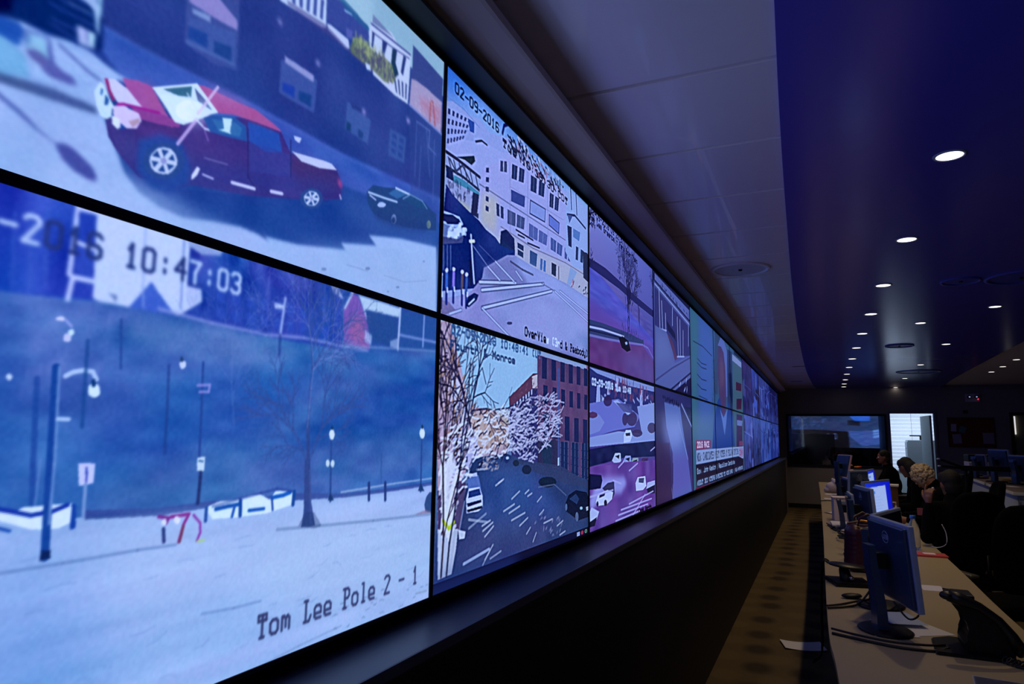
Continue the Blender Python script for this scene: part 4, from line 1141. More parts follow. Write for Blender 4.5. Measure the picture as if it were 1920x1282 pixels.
PICS.append(('f1',6,0,1,1,1000,560,60,90,['upper-row display beyond the news picture, first counted away from it'],[
('G',3420252,3946592,2763868,3422316),
('S',2369100,.78,10,[120,426,364,424,339,512,110,504]),
('S',2369100,.62,10,[341,120,518,141,501,321,331,301]),
('S',4869248,.85,10,[1,233,235,196,211,314,-8,306]),
('S',4869248,.88,10,[22,279,308,297,279,388,12,377]),
('S',2369100,.52,10,[474,386,760,364,731,526,464,512]),
('S',3945568,.86,10,[413,159,478,127,472,349,403,330]),
('S',3945568,.89,10,[566,367,697,367,684,541,556,523]),
('S',2369100,.69,10,[870,263,1148,294,1121,337,860,330]),
('S',4869248,.77,10,[761,262,962,254,942,308,751,304]),
('S',3945568,.59,10,[598,196,870,191,842,375,588,357]),
('S',2369100,.77,10,[457,393,642,391,624,504,447,493]),
('S',3945568,.49,10,[277,427,485,427,464,571,267,556]),
('S',4869248,.6,10,[883,389,1073,377,1054,584,873,565]),
('S',3945568,.88,10,[762,189,1041,150,1013,348,752,332]),
('L',4869248,10,.7,[0,252,500,260,1000,274]),
('N',.03,60,60,1)]))
PICS.append(('f2',7,0,1,1,1000,560,60,90,['upper-row display beyond the news picture, second counted away from it'],[
('G',4479136,2896996,2762304,3157068),
('S',5268656,.77,10,[860,474,934,488,926,530,850,524]),
('S',5268656,.9,10,[277,310,482,321,462,455,267,441]),
('S',2892864,.65,10,[723,432,905,465,887,539,713,529]),
('S',2892864,.85,10,[783,194,1067,196,1039,398,773,377]),
('S',5268656,.66,10,[504,133,570,122,563,231,494,222]),
('S',2892864,.77,10,[462,288,761,321,731,408,452,396]),
('S',2892864,.48,10,[686,399,831,419,817,615,676,593]),
('S',2892864,.65,10,[643,241,830,267,812,369,633,356]),
('S',4734032,.76,10,[318,443,594,448,566,566,308,554]),
('S',5268656,.84,10,[410,336,696,345,668,522,400,504]),
('S',4734032,.68,10,[695,250,828,250,815,434,685,415]),
('S',2892864,.87,10,[554,215,789,225,766,343,544,330]),
('S',5268656,.9,10,[67,413,302,382,278,617,57,596]),
('S',5268656,.78,10,[516,43,718,14,698,206,506,190]),
('L',5268656,10,.7,[0,138,500,261,1000,287]),
('N',.03,60,60,2)]))
PICS.append(('f3',8,0,1,1,1000,560,60,90,['upper-row display beyond the news picture, third counted away from it'],[
('G',3949688,3949688,3818616,4871304),
('S',3424380,.69,10,[214,281,362,289,348,429,204,415]),
('S',3424380,.64,10,[817,245,1010,272,990,319,807,312]),
('S',3424380,.59,10,[428,326,524,287,515,481,418,465]),
('S',6057136,.81,10,[699,96,989,78,960,144,689,139]),
('S',1842244,.6,10,[535,461,688,485,672,643,525,625]),
('S',6057136,.65,10,[400,469,671,449,643,526,390,520]),
('S',1842244,.69,10,[604,393,870,396,843,509,594,498]),
('S',6057136,.83,10,[366,131,507,170,493,336,356,315]),
('S',3424380,.68,10,[604,98,870,115,844,311,594,290]),
('S',6057136,.64,10,[190,419,387,430,367,510,180,501]),
('S',6057136,.55,10,[435,185,511,206,503,386,425,366]),
('S',3424380,.69,10,[785,41,992,45,972,89,775,84]),
('S',6057136,.44,10,[829,153,946,161,934,200,819,195]),
('S',6057136,.74,10,[28,114,186,153,170,264,18,249]),
('L',6057136,10,.7,[0,154,500,159,1000,110]),
('N',.03,60,60,3)]))
PICS.append(('f4',9,0,1,1,1000,560,60,90,['upper-row display beyond the news picture, fourth counted away from it'],[
('G',4477068,2897000,2763868,3422316),
('S',6059200,.41,10,[212,69,367,73,351,137,202,130]),
('S',2105420,.54,10,[260,495,334,469,327,628,250,615]),
('S',2105420,.8,10,[95,122,378,98,349,312,85,293]),
('S',2105420,.44,10,[278,320,514,329,490,514,268,495]),
('S',6059200,.87,10,[604,262,707,288,696,388,594,375]),
('S',3424380,.84,10,[847,423,909,451,903,515,837,506]),
('S',6059200,.52,10,[457,218,661,199,640,336,447,324]),
('S',3424380,.67,10,[717,58,888,56,871,278,707,256]),
('S',6059200,.72,10,[308,498,415,493,404,612,298,601]),
('S',6059200,.85,10,[165,229,366,197,346,383,155,368]),
('S',6059200,.46,10,[55,129,299,164,274,280,45,265]),
('S',2105420,.77,10,[261,32,407,69,392,87,251,81]),
('S',2105420,.83,10,[16,158,308,188,279,338,6,320]),
('S',2105420,.47,10,[612,57,820,47,799,258,602,238]),
('L',6059200,10,.7,[0,291,500,152,1000,82]),
('N',.03,60,60,4)]))
PICS.append(('f5',10,0,1,1,1000,560,60,90,['upper-row display beyond the news picture, fifth counted away from it'],[
('G',1711172,2105932,2763868,3422316),
('S',2633836,.73,10,[560,376,811,378,786,585,550,564]),
('S',3949700,.46,10,[756,392,876,389,864,441,746,436]),
('S',3949700,.6,10,[221,281,419,255,399,323,211,319]),
('S',2633836,.71,10,[780,206,1023,177,999,259,770,254]),
('S',3949700,.84,10,[1,438,111,421,100,517,-8,509]),
('S',2633836,.5,10,[865,278,1088,316,1065,355,855,348]),
('S',1053752,.43,10,[344,30,504,14,488,238,334,217]),
('S',1053752,.58,10,[542,21,765,6,743,122,532,112]),
('S',1053752,.89,10,[626,108,800,70,782,180,616,173]),
('S',1053752,.59,10,[674,425,739,452,732,607,664,589]),
('S',3949700,.78,10,[407,359,617,394,596,571,397,550]),
('S',1053752,.45,10,[847,185,992,205,978,319,837,306]),
('S',3949700,.5,10,[717,432,786,433,779,642,707,621]),
('S',3949700,.56,10,[326,91,452,76,439,257,316,240]),
('L',3949700,10,.7,[0,119,500,97,1000,112]),
('N',.03,60,60,5)]))
PICS.append(('f6',11,0,1,1,1000,560,60,90,['upper-row display beyond the news picture, last counted away from it'],[
('G',1842240,1843272,2763868,3422316),
('S',3424380,.47,10,[714,414,890,421,872,501,704,492]),
('S',1315896,.8,10,[868,372,1005,391,991,416,858,412]),
('S',2633836,.75,10,[372,278,596,296,573,353,362,345]),
('S',3424380,.58,10,[596,312,677,305,669,429,586,417]),
('S',1315896,.45,10,[225,355,466,319,442,521,215,505]),
('S',3424380,.66,10,[812,417,1091,428,1063,545,802,532]),
('S',1315896,.52,10,[628,406,922,401,893,451,618,447]),
('S',3424380,.46,10,[321,77,501,90,483,239,311,223]),
('S',3424380,.82,10,[281,114,457,144,439,179,271,172]),
('S',2633836,.85,10,[469,110,570,120,560,267,459,251]),
('S',1315896,.43,10,[275,201,428,194,413,263,265,257]),
('S',3424380,.85,10,[671,210,967,224,937,295,661,286]),
('S',2633836,.61,10,[800,234,1060,218,1034,417,790,399]),
('S',1315896,.64,10,[734,471,840,494,830,633,724,617]),
('L',3424380,10,.7,[0,117,500,84,1000,107]),
('N',.03,60,60,6)]))
PICS.append(('f7',6,1,1,1,1000,560,60,90,['lower-row display beyond the news picture, first counted away from it'],[
('G',5530784,5002384,3948656,2893896),
('S',5531816,.45,10,[291,92,507,99,486,145,281,140]),
('S',7108792,.45,10,[818,123,899,117,891,238,808,226]),
('S',7108792,.69,10,[744,79,857,71,846,232,734,217]),
('S',7108792,.67,10,[878,42,1144,48,1118,134,868,125]),
('S',7108792,.59,10,[504,347,588,351,580,490,494,475]),
('S',2892864,.79,10,[56,48,165,45,154,211,46,194]),
('S',7108792,.44,10,[831,193,950,177,938,265,821,258]),
('S',7108792,.46,10,[445,184,613,178,596,334,435,319]),
('S',5531816,.44,10,[681,92,858,97,841,140,671,135]),
('S',2892864,.69,10,[710,412,851,409,837,515,700,505]),
('S',7108792,.77,10,[755,473,929,458,912,632,745,617]),
('S',5531816,.57,10,[520,346,687,382,670,515,510,499]),
('S',2892864,.46,10,[319,313,498,293,480,392,309,384]),
('S',5531816,.54,10,[351,438,431,409,423,559,341,547]),
('L',7108792,10,.7,[0,174,500,201,1000,235]),
('N',.03,60,60,7)]))
PICS.append(('f8',7,1,1,1,1000,560,60,90,['lower-row display beyond the news picture, second counted away from it'],[
('G',4610188,4214916,3424364,2630720),
('S',3952772,.47,10,[204,481,294,506,285,648,194,632]),
('S',2631756,.65,10,[455,212,522,187,516,340,445,327]),
('S',2631756,.66,10,[747,62,863,60,852,106,737,102]),
('S',3952772,.59,10,[820,368,1039,394,1017,425,810,420]),
('S',5004436,.66,10,[96,47,213,24,201,103,86,97]),
('S',5004436,.5,10,[727,311,917,346,898,357,717,353]),
('S',2631756,.83,10,[521,369,792,363,765,461,511,452]),
('S',2631756,.87,10,[142,308,330,336,311,405,132,395]),
('S',5004436,.73,10,[453,114,549,139,539,250,443,236]),
('S',3952772,.55,10,[771,458,961,435,942,560,761,550]),
('S',2631756,.49,10,[30,142,161,133,148,309,20,292]),
('S',3952772,.55,10,[149,338,443,299,414,414,139,407]),
('S',3952772,.47,10,[687,184,788,189,778,302,677,290]),
('S',3952772,.44,10,[366,58,443,26,435,227,356,210]),
('L',3952772,10,.7,[0,194,500,159,1000,257]),
('N',.03,60,60,8)]))
PICS.append(('f9',8,1,1,1,1000,560,60,90,['lower-row display beyond the news picture, third counted away from it'],[
('G',5004436,4478092,4214928,4743320),
('S',2897000,.57,10,[416,199,509,196,500,395,406,375]),
('S',3424380,.59,10,[544,180,828,196,800,346,534,329]),
('S',2897000,.47,10,[406,368,504,397,494,450,396,442]),
('S',2897000,.86,10,[891,50,1117,26,1094,232,881,214]),
('S',2897000,.6,10,[201,400,475,387,448,579,191,561]),
('S',5531812,.82,10,[38,360,100,331,94,474,28,462]),
('S',2897000,.46,10,[213,373,477,379,450,586,203,565]),
('S',3424380,.86,10,[805,117,867,117,861,172,795,166]),
('S',2897000,.72,10,[515,278,623,245,612,330,505,325]),
('S',2897000,.53,10,[521,102,727,117,707,315,511,294]),
('S',2897000,.46,10,[766,377,1003,394,979,521,756,506]),
('S',5531812,.82,10,[855,133,1062,135,1041,181,845,176]),
('S',3424380,.58,10,[508,350,776,326,750,409,498,403]),
('S',3424380,.56,10,[178,474,417,469,393,582,168,571]),
('L',2897000,10,.7,[0,126,500,177,1000,151]),
('N',.03,60,60,9)]))
PICS.append(('f10',9,1,1,1,1000,560,60,90,['lower-row display beyond the news picture, fourth counted away from it'],[
('G',4215944,3951748,3952784,3953808),
('S',6058152,.81,10,[514,225,713,238,693,302,504,295]),
('S',2369612,.9,10,[144,269,282,233,269,354,134,346]),
('S',2369612,.53,10,[774,309,925,283,910,400,764,391]),
('S',2633820,.88,10,[272,194,442,203,425,388,262,369]),
('S',6058152,.67,10,[39,21,131,43,122,231,29,210]),
('S',2369612,.69,10,[216,340,384,367,367,464,206,452]),
('S',6058152,.55,10,[140,127,299,136,283,174,130,169]),
('S',6058152,.86,10,[64,463,144,435,136,572,54,561]),
('S',2633820,.87,10,[867,391,1033,385,1016,607,857,586]),
('S',2633820,.83,10,[372,137,498,119,486,288,362,273]),
('S',2633820,.64,10,[272,337,558,324,530,408,262,401]),
('S',6058152,.52,10,[391,22,622,3,599,122,381,112]),
('S',2633820,.77,10,[364,95,645,135,617,225,354,212]),
('S',2369612,.63,10,[244,251,424,243,406,321,234,314]),
('L',2633820,10,.7,[0,172,500,208,1000,198]),
('N',.03,60,60,10)]))
PICS.append(('f11',10,1,1,1,1000,560,60,90,['lower-row display beyond the news picture, fifth counted away from it'],[
('G',2107484,3424380,2635896,3424380),
('S',4214928,.83,10,[407,288,688,263,660,412,397,400]),
('S',1316924,.55,10,[723,248,930,215,910,321,713,314]),
('S',1316924,.73,10,[728,352,798,362,791,569,718,547]),
('S',5004436,.84,10,[141,27,328,35,309,77,131,72]),
('S',5004436,.72,10,[700,176,902,176,881,251,690,244]),
('S',5004436,.75,10,[596,239,722,224,710,459,586,437]),
('S',1316924,.45,10,[206,158,283,142,275,336,196,318]),
('S',5004436,.63,10,[60,28,284,66,262,106,50,98]),
('S',1316924,.57,10,[357,55,568,39,547,235,347,217]),
('S',4214928,.45,10,[13,216,295,181,266,281,3,274]),
('S',5004436,.89,10,[717,105,911,126,892,225,707,213]),
('S',5004436,.53,10,[377,204,532,241,516,422,367,400]),
('S',1316924,.9,10,[723,165,995,174,968,243,713,236]),
('S',5004436,.79,10,[519,40,614,26,604,159,509,147]),
('L',5004436,10,.7,[0,145,500,96,1000,99]),
('N',.03,60,60,11)]))
PICS.append(('f12',11,1,1,1,1000,560,60,90,['lower-row display beyond the news picture, last counted away from it'],[
('G',3687552,3160172,3424380,2897000),
('S',5004444,.9,10,[427,335,647,334,625,401,417,394]),
('S',5004444,.73,10,[579,240,846,212,819,321,569,313]),
('S',5004444,.44,10,[396,97,673,112,645,148,386,143]),
('S',5004444,.81,10,[303,214,565,227,539,257,293,253]),
('S',4214928,.61,10,[200,494,362,465,346,614,190,602]),
('S',5004444,.68,10,[281,318,380,318,370,483,271,467]),
('S',4214928,.59,10,[75,311,295,274,273,436,65,423]),
('S',1316924,.87,10,[653,484,948,513,918,643,643,627]),
('S',1316924,.66,10,[347,168,467,193,455,269,337,259]),
('S',4214928,.41,10,[450,33,707,47,681,150,440,139]),
('S',5004444,.49,10,[39,118,244,133,224,293,29,276]),
('S',5004444,.66,10,[33,152,175,142,161,307,23,291]),
('S',5004444,.88,10,[305,238,532,212,510,432,295,413]),
('S',4214928,.4,10,[831,194,937,176,926,369,821,352]),
('L',5004444,10,.7,[0,249,500,155,1000,133]),
('N',.03,60,60,12)]))
# ------------------------------------------------------------------ displays
W, H, BZ, Y00, ZM = 1.215, .688, .008, 1.45114, EYE+.29403
def screen_material(name):
    m = bpy.data.materials.new(name); m.use_nodes = True; nt = m.node_tree; b = nt.nodes['Principled BSDF']
    a = nt.nodes.new('ShaderNodeVertexColor'); a.layer_name = 'picture'
    nt.links.new(a.outputs['Color'], b.inputs['Emission Color']); b.inputs['Emission Strength'].default_value = 1
    b.inputs['Base Color'].default_value = (.004, .004, .006, 1); b.inputs['Roughness'].default_value = .22; b.inputs['Specular IOR Level'].default_value = .28
    m.cycles.emission_sampling = 'NONE'; return m
M_pic = screen_material('lcd_picture')
def picture_mesh(name, img, w, h):                 # img: ny x nx x 3 in display values; a flat grid carrying the picture
    ny, nx, _ = img.shape
    u = np.linspace(0, w, nx); v = np.linspace(h, 0, ny); co = np.zeros((ny, nx, 3), np.float32); co[..., 1] = u[None]; co[..., 2] = v[:, None]
    idx = np.arange(nx*ny).reshape(ny, nx); f = np.stack([idx[1:, :-1], idx[1:, 1:], idx[:-1, 1:], idx[:-1, :-1]], -1).reshape(-1)
    me = bpy.data.meshes.new(name); nf = len(f)//4
    me.vertices.add(nx*ny); me.vertices.foreach_set('co', co.reshape(-1)); me.loops.add(len(f)); me.loops.foreach_set('vertex_index', f.astype(np.int32))
    me.polygons.add(nf); me.polygons.foreach_set('loop_start', np.arange(0, len(f), 4, dtype=np.int32)); me.polygons.foreach_set('loop_total', np.full(nf, 4, np.int32)); me.update()
    at = me.color_attributes.new('picture', 'FLOAT_COLOR', 'POINT'); c = np.ones((ny*nx, 4), np.float32); s = img.reshape(-1, 3)
    c[:, :3] = np.where(s <= .04045, s/12.92, ((s+.055)/1.055)**2.4); at.data.foreach_set('color', c.reshape(-1)); me.materials.append(M_pic); return me
def frame_mesh():
    b = MB(); w, h = W-.0006, H-.0006
    b.box(-.09, -.003, 0, w, 0, h)
    for q in ((0, w, 0, BZ), (0, w, h-BZ, h), (0, BZ, BZ, h-BZ), (w-BZ, w, BZ, h-BZ)): b.box(-.003, .0015, q[0], q[1], q[2], q[3])
    return b.mesh('bezel', M_bezel)
FR = frame_mesh()
def display(col, row, img, label, group=None):
    y, z = Y00+col*W, ZM+(0 if row == 0 else -H)
    t = thing('wall_display', label, 'display', (0, y, z), 0, group)
    o = bpy.data.objects.new('bezel', FR); COL.objects.link(o); o.parent = t
    s = bpy.data.objects.new('screen', picture_mesh('screen', img, W-2*BZ, H-2*BZ)); COL.objects.link(s); s.parent = t; s.location = (-.001, BZ, BZ)
def grade(a, f):                                   # picture tone of the display group
    a = np.clip(a+.16*(a-.45)*(1-np.abs(a-.45)), 0, 1)
    if f: a = np.clip(a+(1.1 if f == 1 else .5)*(a-box_blur(a, 2, 2)), 0, 1)      # the crisp halo of camera sharpening
    return a*np.array(((.93, .95, 1.03), (.82, .90, 1.03), (.84, .90, 1.06))[f], np.float32)
for k, (c, d) in enumerate(((0xf0f4ff, 0xc8dcff), (0xe4f0ff, 0xc0d8ff), (0xf0f6ff, 0xc8dcff))):   # unseen bright displays added left of the view to brighten the ceiling
    for r in (0, 1):
        ops = [('G', c, d, d, c), ('S', 0x90b0e8, .6, 40, [0, 300, 400, 250, 700, 420, 0, 566]), ('N', .05, 90, 40, k*2+r)]
        display(-2-k, r, np.clip(paint(ops, 1000, 561, 48, 27), 0, 1), 'unseen display added for light, in the %s row, %s column beyond the left edge of the picture' % (('upper', 'lower')[r], ('first', 'second', 'third')[k]))
for name, k, r, cw, ch, uw, uh, nx, ny, labels, ops in PICS:
    img = grade(paint(ops, uw, uh, nx, ny), 0 if k < 0 else (1 if k < 3 else 2))
    if cw == 1: display(k, r, img, labels[0])
    else:
        cx, cy = nx//cw, ny//ch
        for j in range(ch):
            for i in range(cw): display(k+i, j, img[j*cy:(j+1)*cy, i*cx:(i+1)*cx], labels[j*cw+i], 'displays sharing one news broadcast')
OTHER_DL = [(2.3, 7.07, 'right-hand blue ceiling, nearest of its scattered downlights'), (2.3, 9.68, 'blue ceiling downlight above the doorway side, left of the cream ceiling'), (2.32, 12.24, 'blue ceiling downlight inside the pale sheen, upper one'), (2.36, 14.91, 'blue ceiling downlight inside the pale sheen, middle one'), (2.42, 17.44, 'blue ceiling downlight just above the doorway'), (1.82, 7.83, 'blue ceiling small dim downlight left of the brighter right-hand one'), (3.54, 12.17, 'cream ceiling downlight, rightmost of three'), (3.59, 13.26, 'cream ceiling downlight, middle of three'), (3.62, 14.24, 'cream ceiling downlight, leftmost of three')]
# ------------------------------------------------------------------ recessed downlights, speakers, vents
def light_ring(b, r0, r1, z0, z1, seg=28): b.lathe([(r0, z1), (r0, z0), (r1, z0), (r1, z1)], seg)
M_glowd = mat('lamp_diffuser', 0xfff0d8, .4, emit=0xfff2dc, es=3.2, var=.0); M_ringm = mat('blue_painted_ring', (.06, .07, .5), .4, var=.03)
spot = bpy.data.lights.new('downlight_lamp', 'SPOT'); spot.energy = LAMP_W; spot.color = (1, .76, .42); spot.spot_size = math.radians(104); spot.spot_blend = .5; spot.shadow_soft_size = .035
spot_near = spot.copy(); spot_near.energy = LAMP_W*.45
spot_weak = spot.copy(); spot_weak.energy = LAMP_W*.12
def downlight(x, y, label, zc=ZC-.012, s=1, group='recessed ceiling downlights'):
    t = thing('ceiling_downlight', label, 'light', (x, y, zc), 0, group)
    b = MB(); b.lathe([(.052*s, .0), (.05*s, -.004), (.060*s, -.004), (.062*s, 0)], 28); b.build('trim_ring', M_silver, t, True)
    MB().lathe([(0, -.002), (.050*s, -.002)], 28).build('diffuser', M_glowd, t)
    if y > 16.8: return
    l = bpy.data.objects.new('lamp', spot_near if y < 3.5 else (spot if x < 1.6 else (spot_near if x > 3.3 else spot_weak))); COL.objects.link(l); l.parent = t; l.location = (0, 0, -.02)
DL = [(1.40, 3.18), (1.372, 4.48), (1.344, 5.79), (1.335, 7.11), (1.325, 8.42), (1.32, 9.73), (1.318, 11.05), (1.32, 12.36), (1.325, 13.67), (1.335, 14.97), (1.345, 16.1), (1.36, 17.0)]
ords = ['nearest', 'second', 'third', 'fourth', 'fifth', 'sixth', 'seventh', 'eighth', 'ninth', 'tenth', 'eleventh', 'farthest']
for (x, y), o in zip(DL, ords): downlight(x, y, 'round downlight in the blue ceiling, %s of the long row over the front desks' % o)
for (x, y, l) in OTHER_DL: downlight(x, y, l, ZC-.012 if 'blue' in l else ZC+.02, .9)
def ceiling_disc(name, x, y, r, m, label, z=ZC-.012, cat='speaker'):
    t = thing(name, label, cat, (x, y, z))
    MB().lathe([(r*.86, 0), (r*.86, -.012), (r, -.012), (r*1.02, -.004), (r*1.02, 0)], 36).build('rim', m, t, True)
    MB().lathe([(0, -.004), (r*.3, -.006), (r*.85, -.004)], 36).build('grille', mat('speaker_grille', 0xcfc6d8, .7, var=.3, scale=300) if m is M_tile else m, t, True); MB().lathe([(0, -.016), (.012, -.014), (.014, -.004)], 12).build('screw', M_dark, t)
for d in [('ceiling_speaker', 0.39, 4.92, 0.2, M_tile, 'pale round ceiling speaker in the light ceiling panels', ZC), ('ceiling_speaker', 1.85, 5.82, 0.13, M_ringm, 'round blue-rimmed ceiling speaker near the right edge, smaller one'), ('air_diffuser', 2.22, 5.83, 0.22, M_ringm, 'large round dark diffuser cut by the right picture edge', ZC-.012, 'diffuser'), ('ceiling_speaker', 1.8, 9.67, 0.16, M_ringm, 'round blue ceiling speaker in the middle of the pale sheen'), ('air_diffuser', 2.43, 13.47, 0.34, M_ringm, 'widest round diffuser in the far blue ceiling near the doorway', ZC-.012, 'diffuser')]: ceiling_disc(*d)
for x, y, l in ((.58, 12.1, 'short slot vent in the pale panels, nearer of two'), (.42, 15.3, 'slot vent in the pale panels beside the far wall')):
    t = thing('slot_vent', l, 'vent', (x, y, ZC)); MB().box(-.12, .12, -.035, .035, -.004, .0).build('frame', M_trim, t); MB().box(-.10, .10, -.008, .008, -.007, -.004).build('slot', M_dark, t)
# ------------------------------------------------------------------ front desk
XF = smooth_pts([(-2.5, 1.05), (0, .96), (2.76, .885), (3.69, .853), (6.9, .838), (9.57, .82), (12, .80), (15, .76)])
XBk = smooth_pts([(-2.5, 1.85), (0, 1.76), (3.86, 1.665), (5.64, 1.66), (10, 1.63), (15, 1.58)])
dk = thing('console_desk', 'long curved grey-brown console desk running toward the far wall', 'desk', (0, 0, 0))
pts = [(x, y) for y, x in XF]+[(x, y) for y, x in reversed(XBk)]
MB().prism(pts, .03, T_((0, 0, .72)), .004).build('desktop', M_desk, dk)
b = MB(); q = [(x+.10, y) for y, x in XF]; b.prism(q+[(x+.02, y) for x, y in reversed(q)], .67, T_((0, 0, .05))); b.build('modesty_panel', M_dark, dk)
MB().box(1.25, 1.29, 14.2, 14.9, 0, .72).build('end_support', M_dark, dk)
for y in (-1.9, .8, 3.4, 5.9, 8.4, 11, 13.2):
    x0, x1 = arc([(a, c) for a, c in XF], y)+.14, arc(XBk, y)-.06; MB().box(x0, x1, y-.02, y+.02, 0, .72).build('end_support', M_dark, dk)
# ------------------------------------------------------------------ monitors
def letters(b, text, x0, z0, h, w, t, y):        # stroke letters standing on a plane y
    for i, ch in enumerate(text):
        for g in GLYPH.get(ch, '').split():
            a = [int(c, 16) for c in g]; p = (x0+i*w*1.25+a[0]/4*w, z0+(8-a[1])/8*h); q = (x0+i*w*1.25+a[2]/4*w, z0+(8-a[3])/8*h)
            b.tube([(p[0], y, p[1]), (q[0], y, q[1])], t, 4)
def monitor(P, Q, zt, h, label, pic=None, side=None, tilt=4, portrait=False, zb=.75, pole=True, logo=True, name='desk_monitor'):
    P, Q = Vector((*P, 0)), Vector((*Q, 0)); c = (P+Q)/2; d = (Q-P); w = d.length; a = math.atan2(d.y, d.x)
    t = thing(name, label, 'monitor', (c.x, c.y, zb), a); zc = zt-zb-h/2
    T = T_((0, 0, zc)) @ Matrix.Rotation(math.radians(tilt), 4, 'X')
    MB().box(-w/2, w/2, -.012, .012, -h/2, h/2, .004, T).build('bezel', side or M_silver, t)
    b = MB(); b.box(-w/2+.012, w/2-.012, -.030, -.010, -h/2+.012, h/2-.012, .008, T); bk = b.build('back_shell', M_backm, t)
    if logo:
        b = MB(); M2 = T; n0 = len(b.bm.verts)
        ring = [(math.cos(k*math.pi/12)*.034, -.0305, h*.30+math.sin(k*math.pi/12)*.026) for k in range(25)]; b.tube(ring, .0013, 6)
        for i, ch in enumerate('DELL'):
            for g in GLYPH[ch].split():
                e = [int(v, 16) for v in g]; X = lambda u: .026-i*.0135-u/4*.010; Z = lambda v: h*.30-.009+(8-v)/8*.018
                b.tube([(X(e[0]), -.0305, Z(e[1])), (X(e[2]), -.0305, Z(e[3]))], .0011, 4)
        bmesh.ops.transform(b.bm, matrix=T, verts=b.bm.verts); b.build('maker_badge', M_silver, bk)
    sc = picture_mesh('screen', pic if pic is not None else np.full((4, 4, 3), .012, np.float32), w-.03, h-.03) if pic is not None else None
    if sc is not None:
        o = bpy.data.objects.new('screen', sc); COL.objects.link(o); o.parent = t; o.matrix_local = T @ Matrix.Rotation(math.radians(90), 4, 'Z') @ T_((.0125, -(w-.03)/2, -(h-.03)/2)); o['label'] = 'lit screen with a pale window on a blue desktop'
    else: MB().box(-w/2+.015, w/2-.015, .0118, .0135, -h/2+.015, h/2-.015, 0, T).build('screen', mat('dark_glossy_screen', 0x0a0a0e, .15), t)
    if pole:
        pr = [(-.105, .0), (-.06, .0), (-.06, .05), (-.065, .12), (-.078, .20), (-.09, .28), (-.095, zc+.06), (-.125, zc+.06), (-.122, .28), (-.112, .2), (-.10, .12)]
        MB().prism(pr, .085, Matrix(((0, 0, 1, -.0425), (1, 0, 0, 0), (0, 1, 0, .012), (0, 0, 0, 1))), .003).build('stand_pole', M_backm, t)
        MB().box(-.04, .04, -.1, -.045, zc-.03, zc+.04, .004).build('hinge', M_black, t)
        MB().lathe([(0, 0), (.125, 0), (.13, .006), (.12, .012), (.02, .016), (0, .016)], 36, T_((0, -.06, 0)), 1.05, .85).build('stand_base', M_black, t, True)
    return t
def desktop_pic():
    return paint([('G', 0x1430c8, 0x0a18c0, 0x2848d8, 0x0a10b8), ('P', 0x98b0e8, 1, [10, 90, 800, 70, 800, 735, 10, 735]), ('P', 0x4c84d8, 1, [90, 150, 360, 150, 360, 200, 90, 200])]+[('L', 0x7c90d0, 5, .7, [90, 260+k*50, 520+(k*97) % 180, 260+k*50]) for k in range(7)], 1000, 750, 80, 60)
M_pink = mat('pale_pink_casing', 0xe0b8cc, .5)
monitor((1.085, 3.82), (1.205, 3.40), 1.235, .36, 'nearest black monitor on the desk, its back to us with round badge')
monitor((1.24, 4.32), (1.085, 3.85), 1.235, .35, 'dark-screened monitor angled edge to edge behind the nearest monitor', logo=False)
monitor((1.10, 5.99), (1.185, 5.56), 1.25, .34, 'black monitor whose back stands just left of the lit blue screen')
monitor((1.37, 6.62), (1.15, 6.08), 1.27, .37, 'monitor with lit white and blue screen, facing the purple bag', desktop_pic(), logo=False)
monitor((1.075, 7.45), (1.10, 7.0), 1.10, .30, 'thin black monitor seen edge-on behind the pale carton', logo=False, tilt=3)
monitor((1.11, 8.62), (1.30, 8.86), 1.25, .33, 'blue-grey monitor back standing beyond the lit screen')
monitor((1.42, 9.4), (1.325, 8.95), 1.25, .33, 'narrow sliver of lit screen behind the blue-grey monitor back', desktop_pic(), logo=False)
monitor((1.10, 10.2), (1.17, 9.75), 1.10, .30, 'low black monitor between the pale carton and the white plush', logo=False, tilt=3)
monitor((1.05, 11.55), (1.22, 11.3), 1.37, .34, 'farthest raised monitor with pale pink side on the front desk', side=M_pink, tilt=-14, logo=False)
monitor((1.12, 13.9), (1.22, 13.6), 1.16, .30, 'small dark monitor near the far end of the front desk', tilt=3, logo=False)
# ------------------------------------------------------------------ things on the front desk
def cable(name, pts, r, label, m=M_cable, cat='cable', group=None):
    P = [Vector(p) for p in pts]; out = []
    for i in range(len(P)-1):
        a, b_, c, d = P[max(0, i-1)], P[i], P[i+1], P[min(len(P)-1, i+2)]
        for k in range(6):
            t = k/6; out.append(.5*(2*b_+(c-a)*t+(2*a-5*b_+4*c-d)*t*t+(3*b_-a-3*c+d)*t**3))
    out.append(P[-1]); o = MB().tube(out, r, 8).build(name, m, None, True); return tag(o, label, cat, group)
Z0 = .75
def sheet(name, x, y, w, h, rz, label, m=M_white, z=Z0, cat='paper', bow=.0, t=.0008):
    b = MB(); n = 6
    for i in range(n):
        for s_ in (0,):
            xa, xb = -w/2+w*i/n, -w/2+w*(i+1)/n; f = lambda u: bow*(u/w*2)**2
            vs = [b.bm.verts.new(p) for p in ((xa, -h/2, f(xa)), (xb, -h/2, f(xb)), (xb, h/2, f(xb)), (xa, h/2, f(xa)), (xa, -h/2, f(xa)+t), (xb, -h/2, f(xb)+t), (xb, h/2, f(xb)+t), (xa, h/2, f(xa)+t))]
            for q in ((3, 2, 1, 0), (4, 5, 6, 7), (0, 1, 5, 4), (2, 3, 7, 6), (1, 2, 6, 5), (3, 0, 4, 7)): b.bm.faces.new([vs[k] for k in q])
    o = b.build(name, m); o.location = (x, y, z); o.rotation_euler = (0, 0, rz); return tag(o, label, cat)
M_blup = mat('pale_blue_paper', 0xb0c0e4, .8, var=.03)
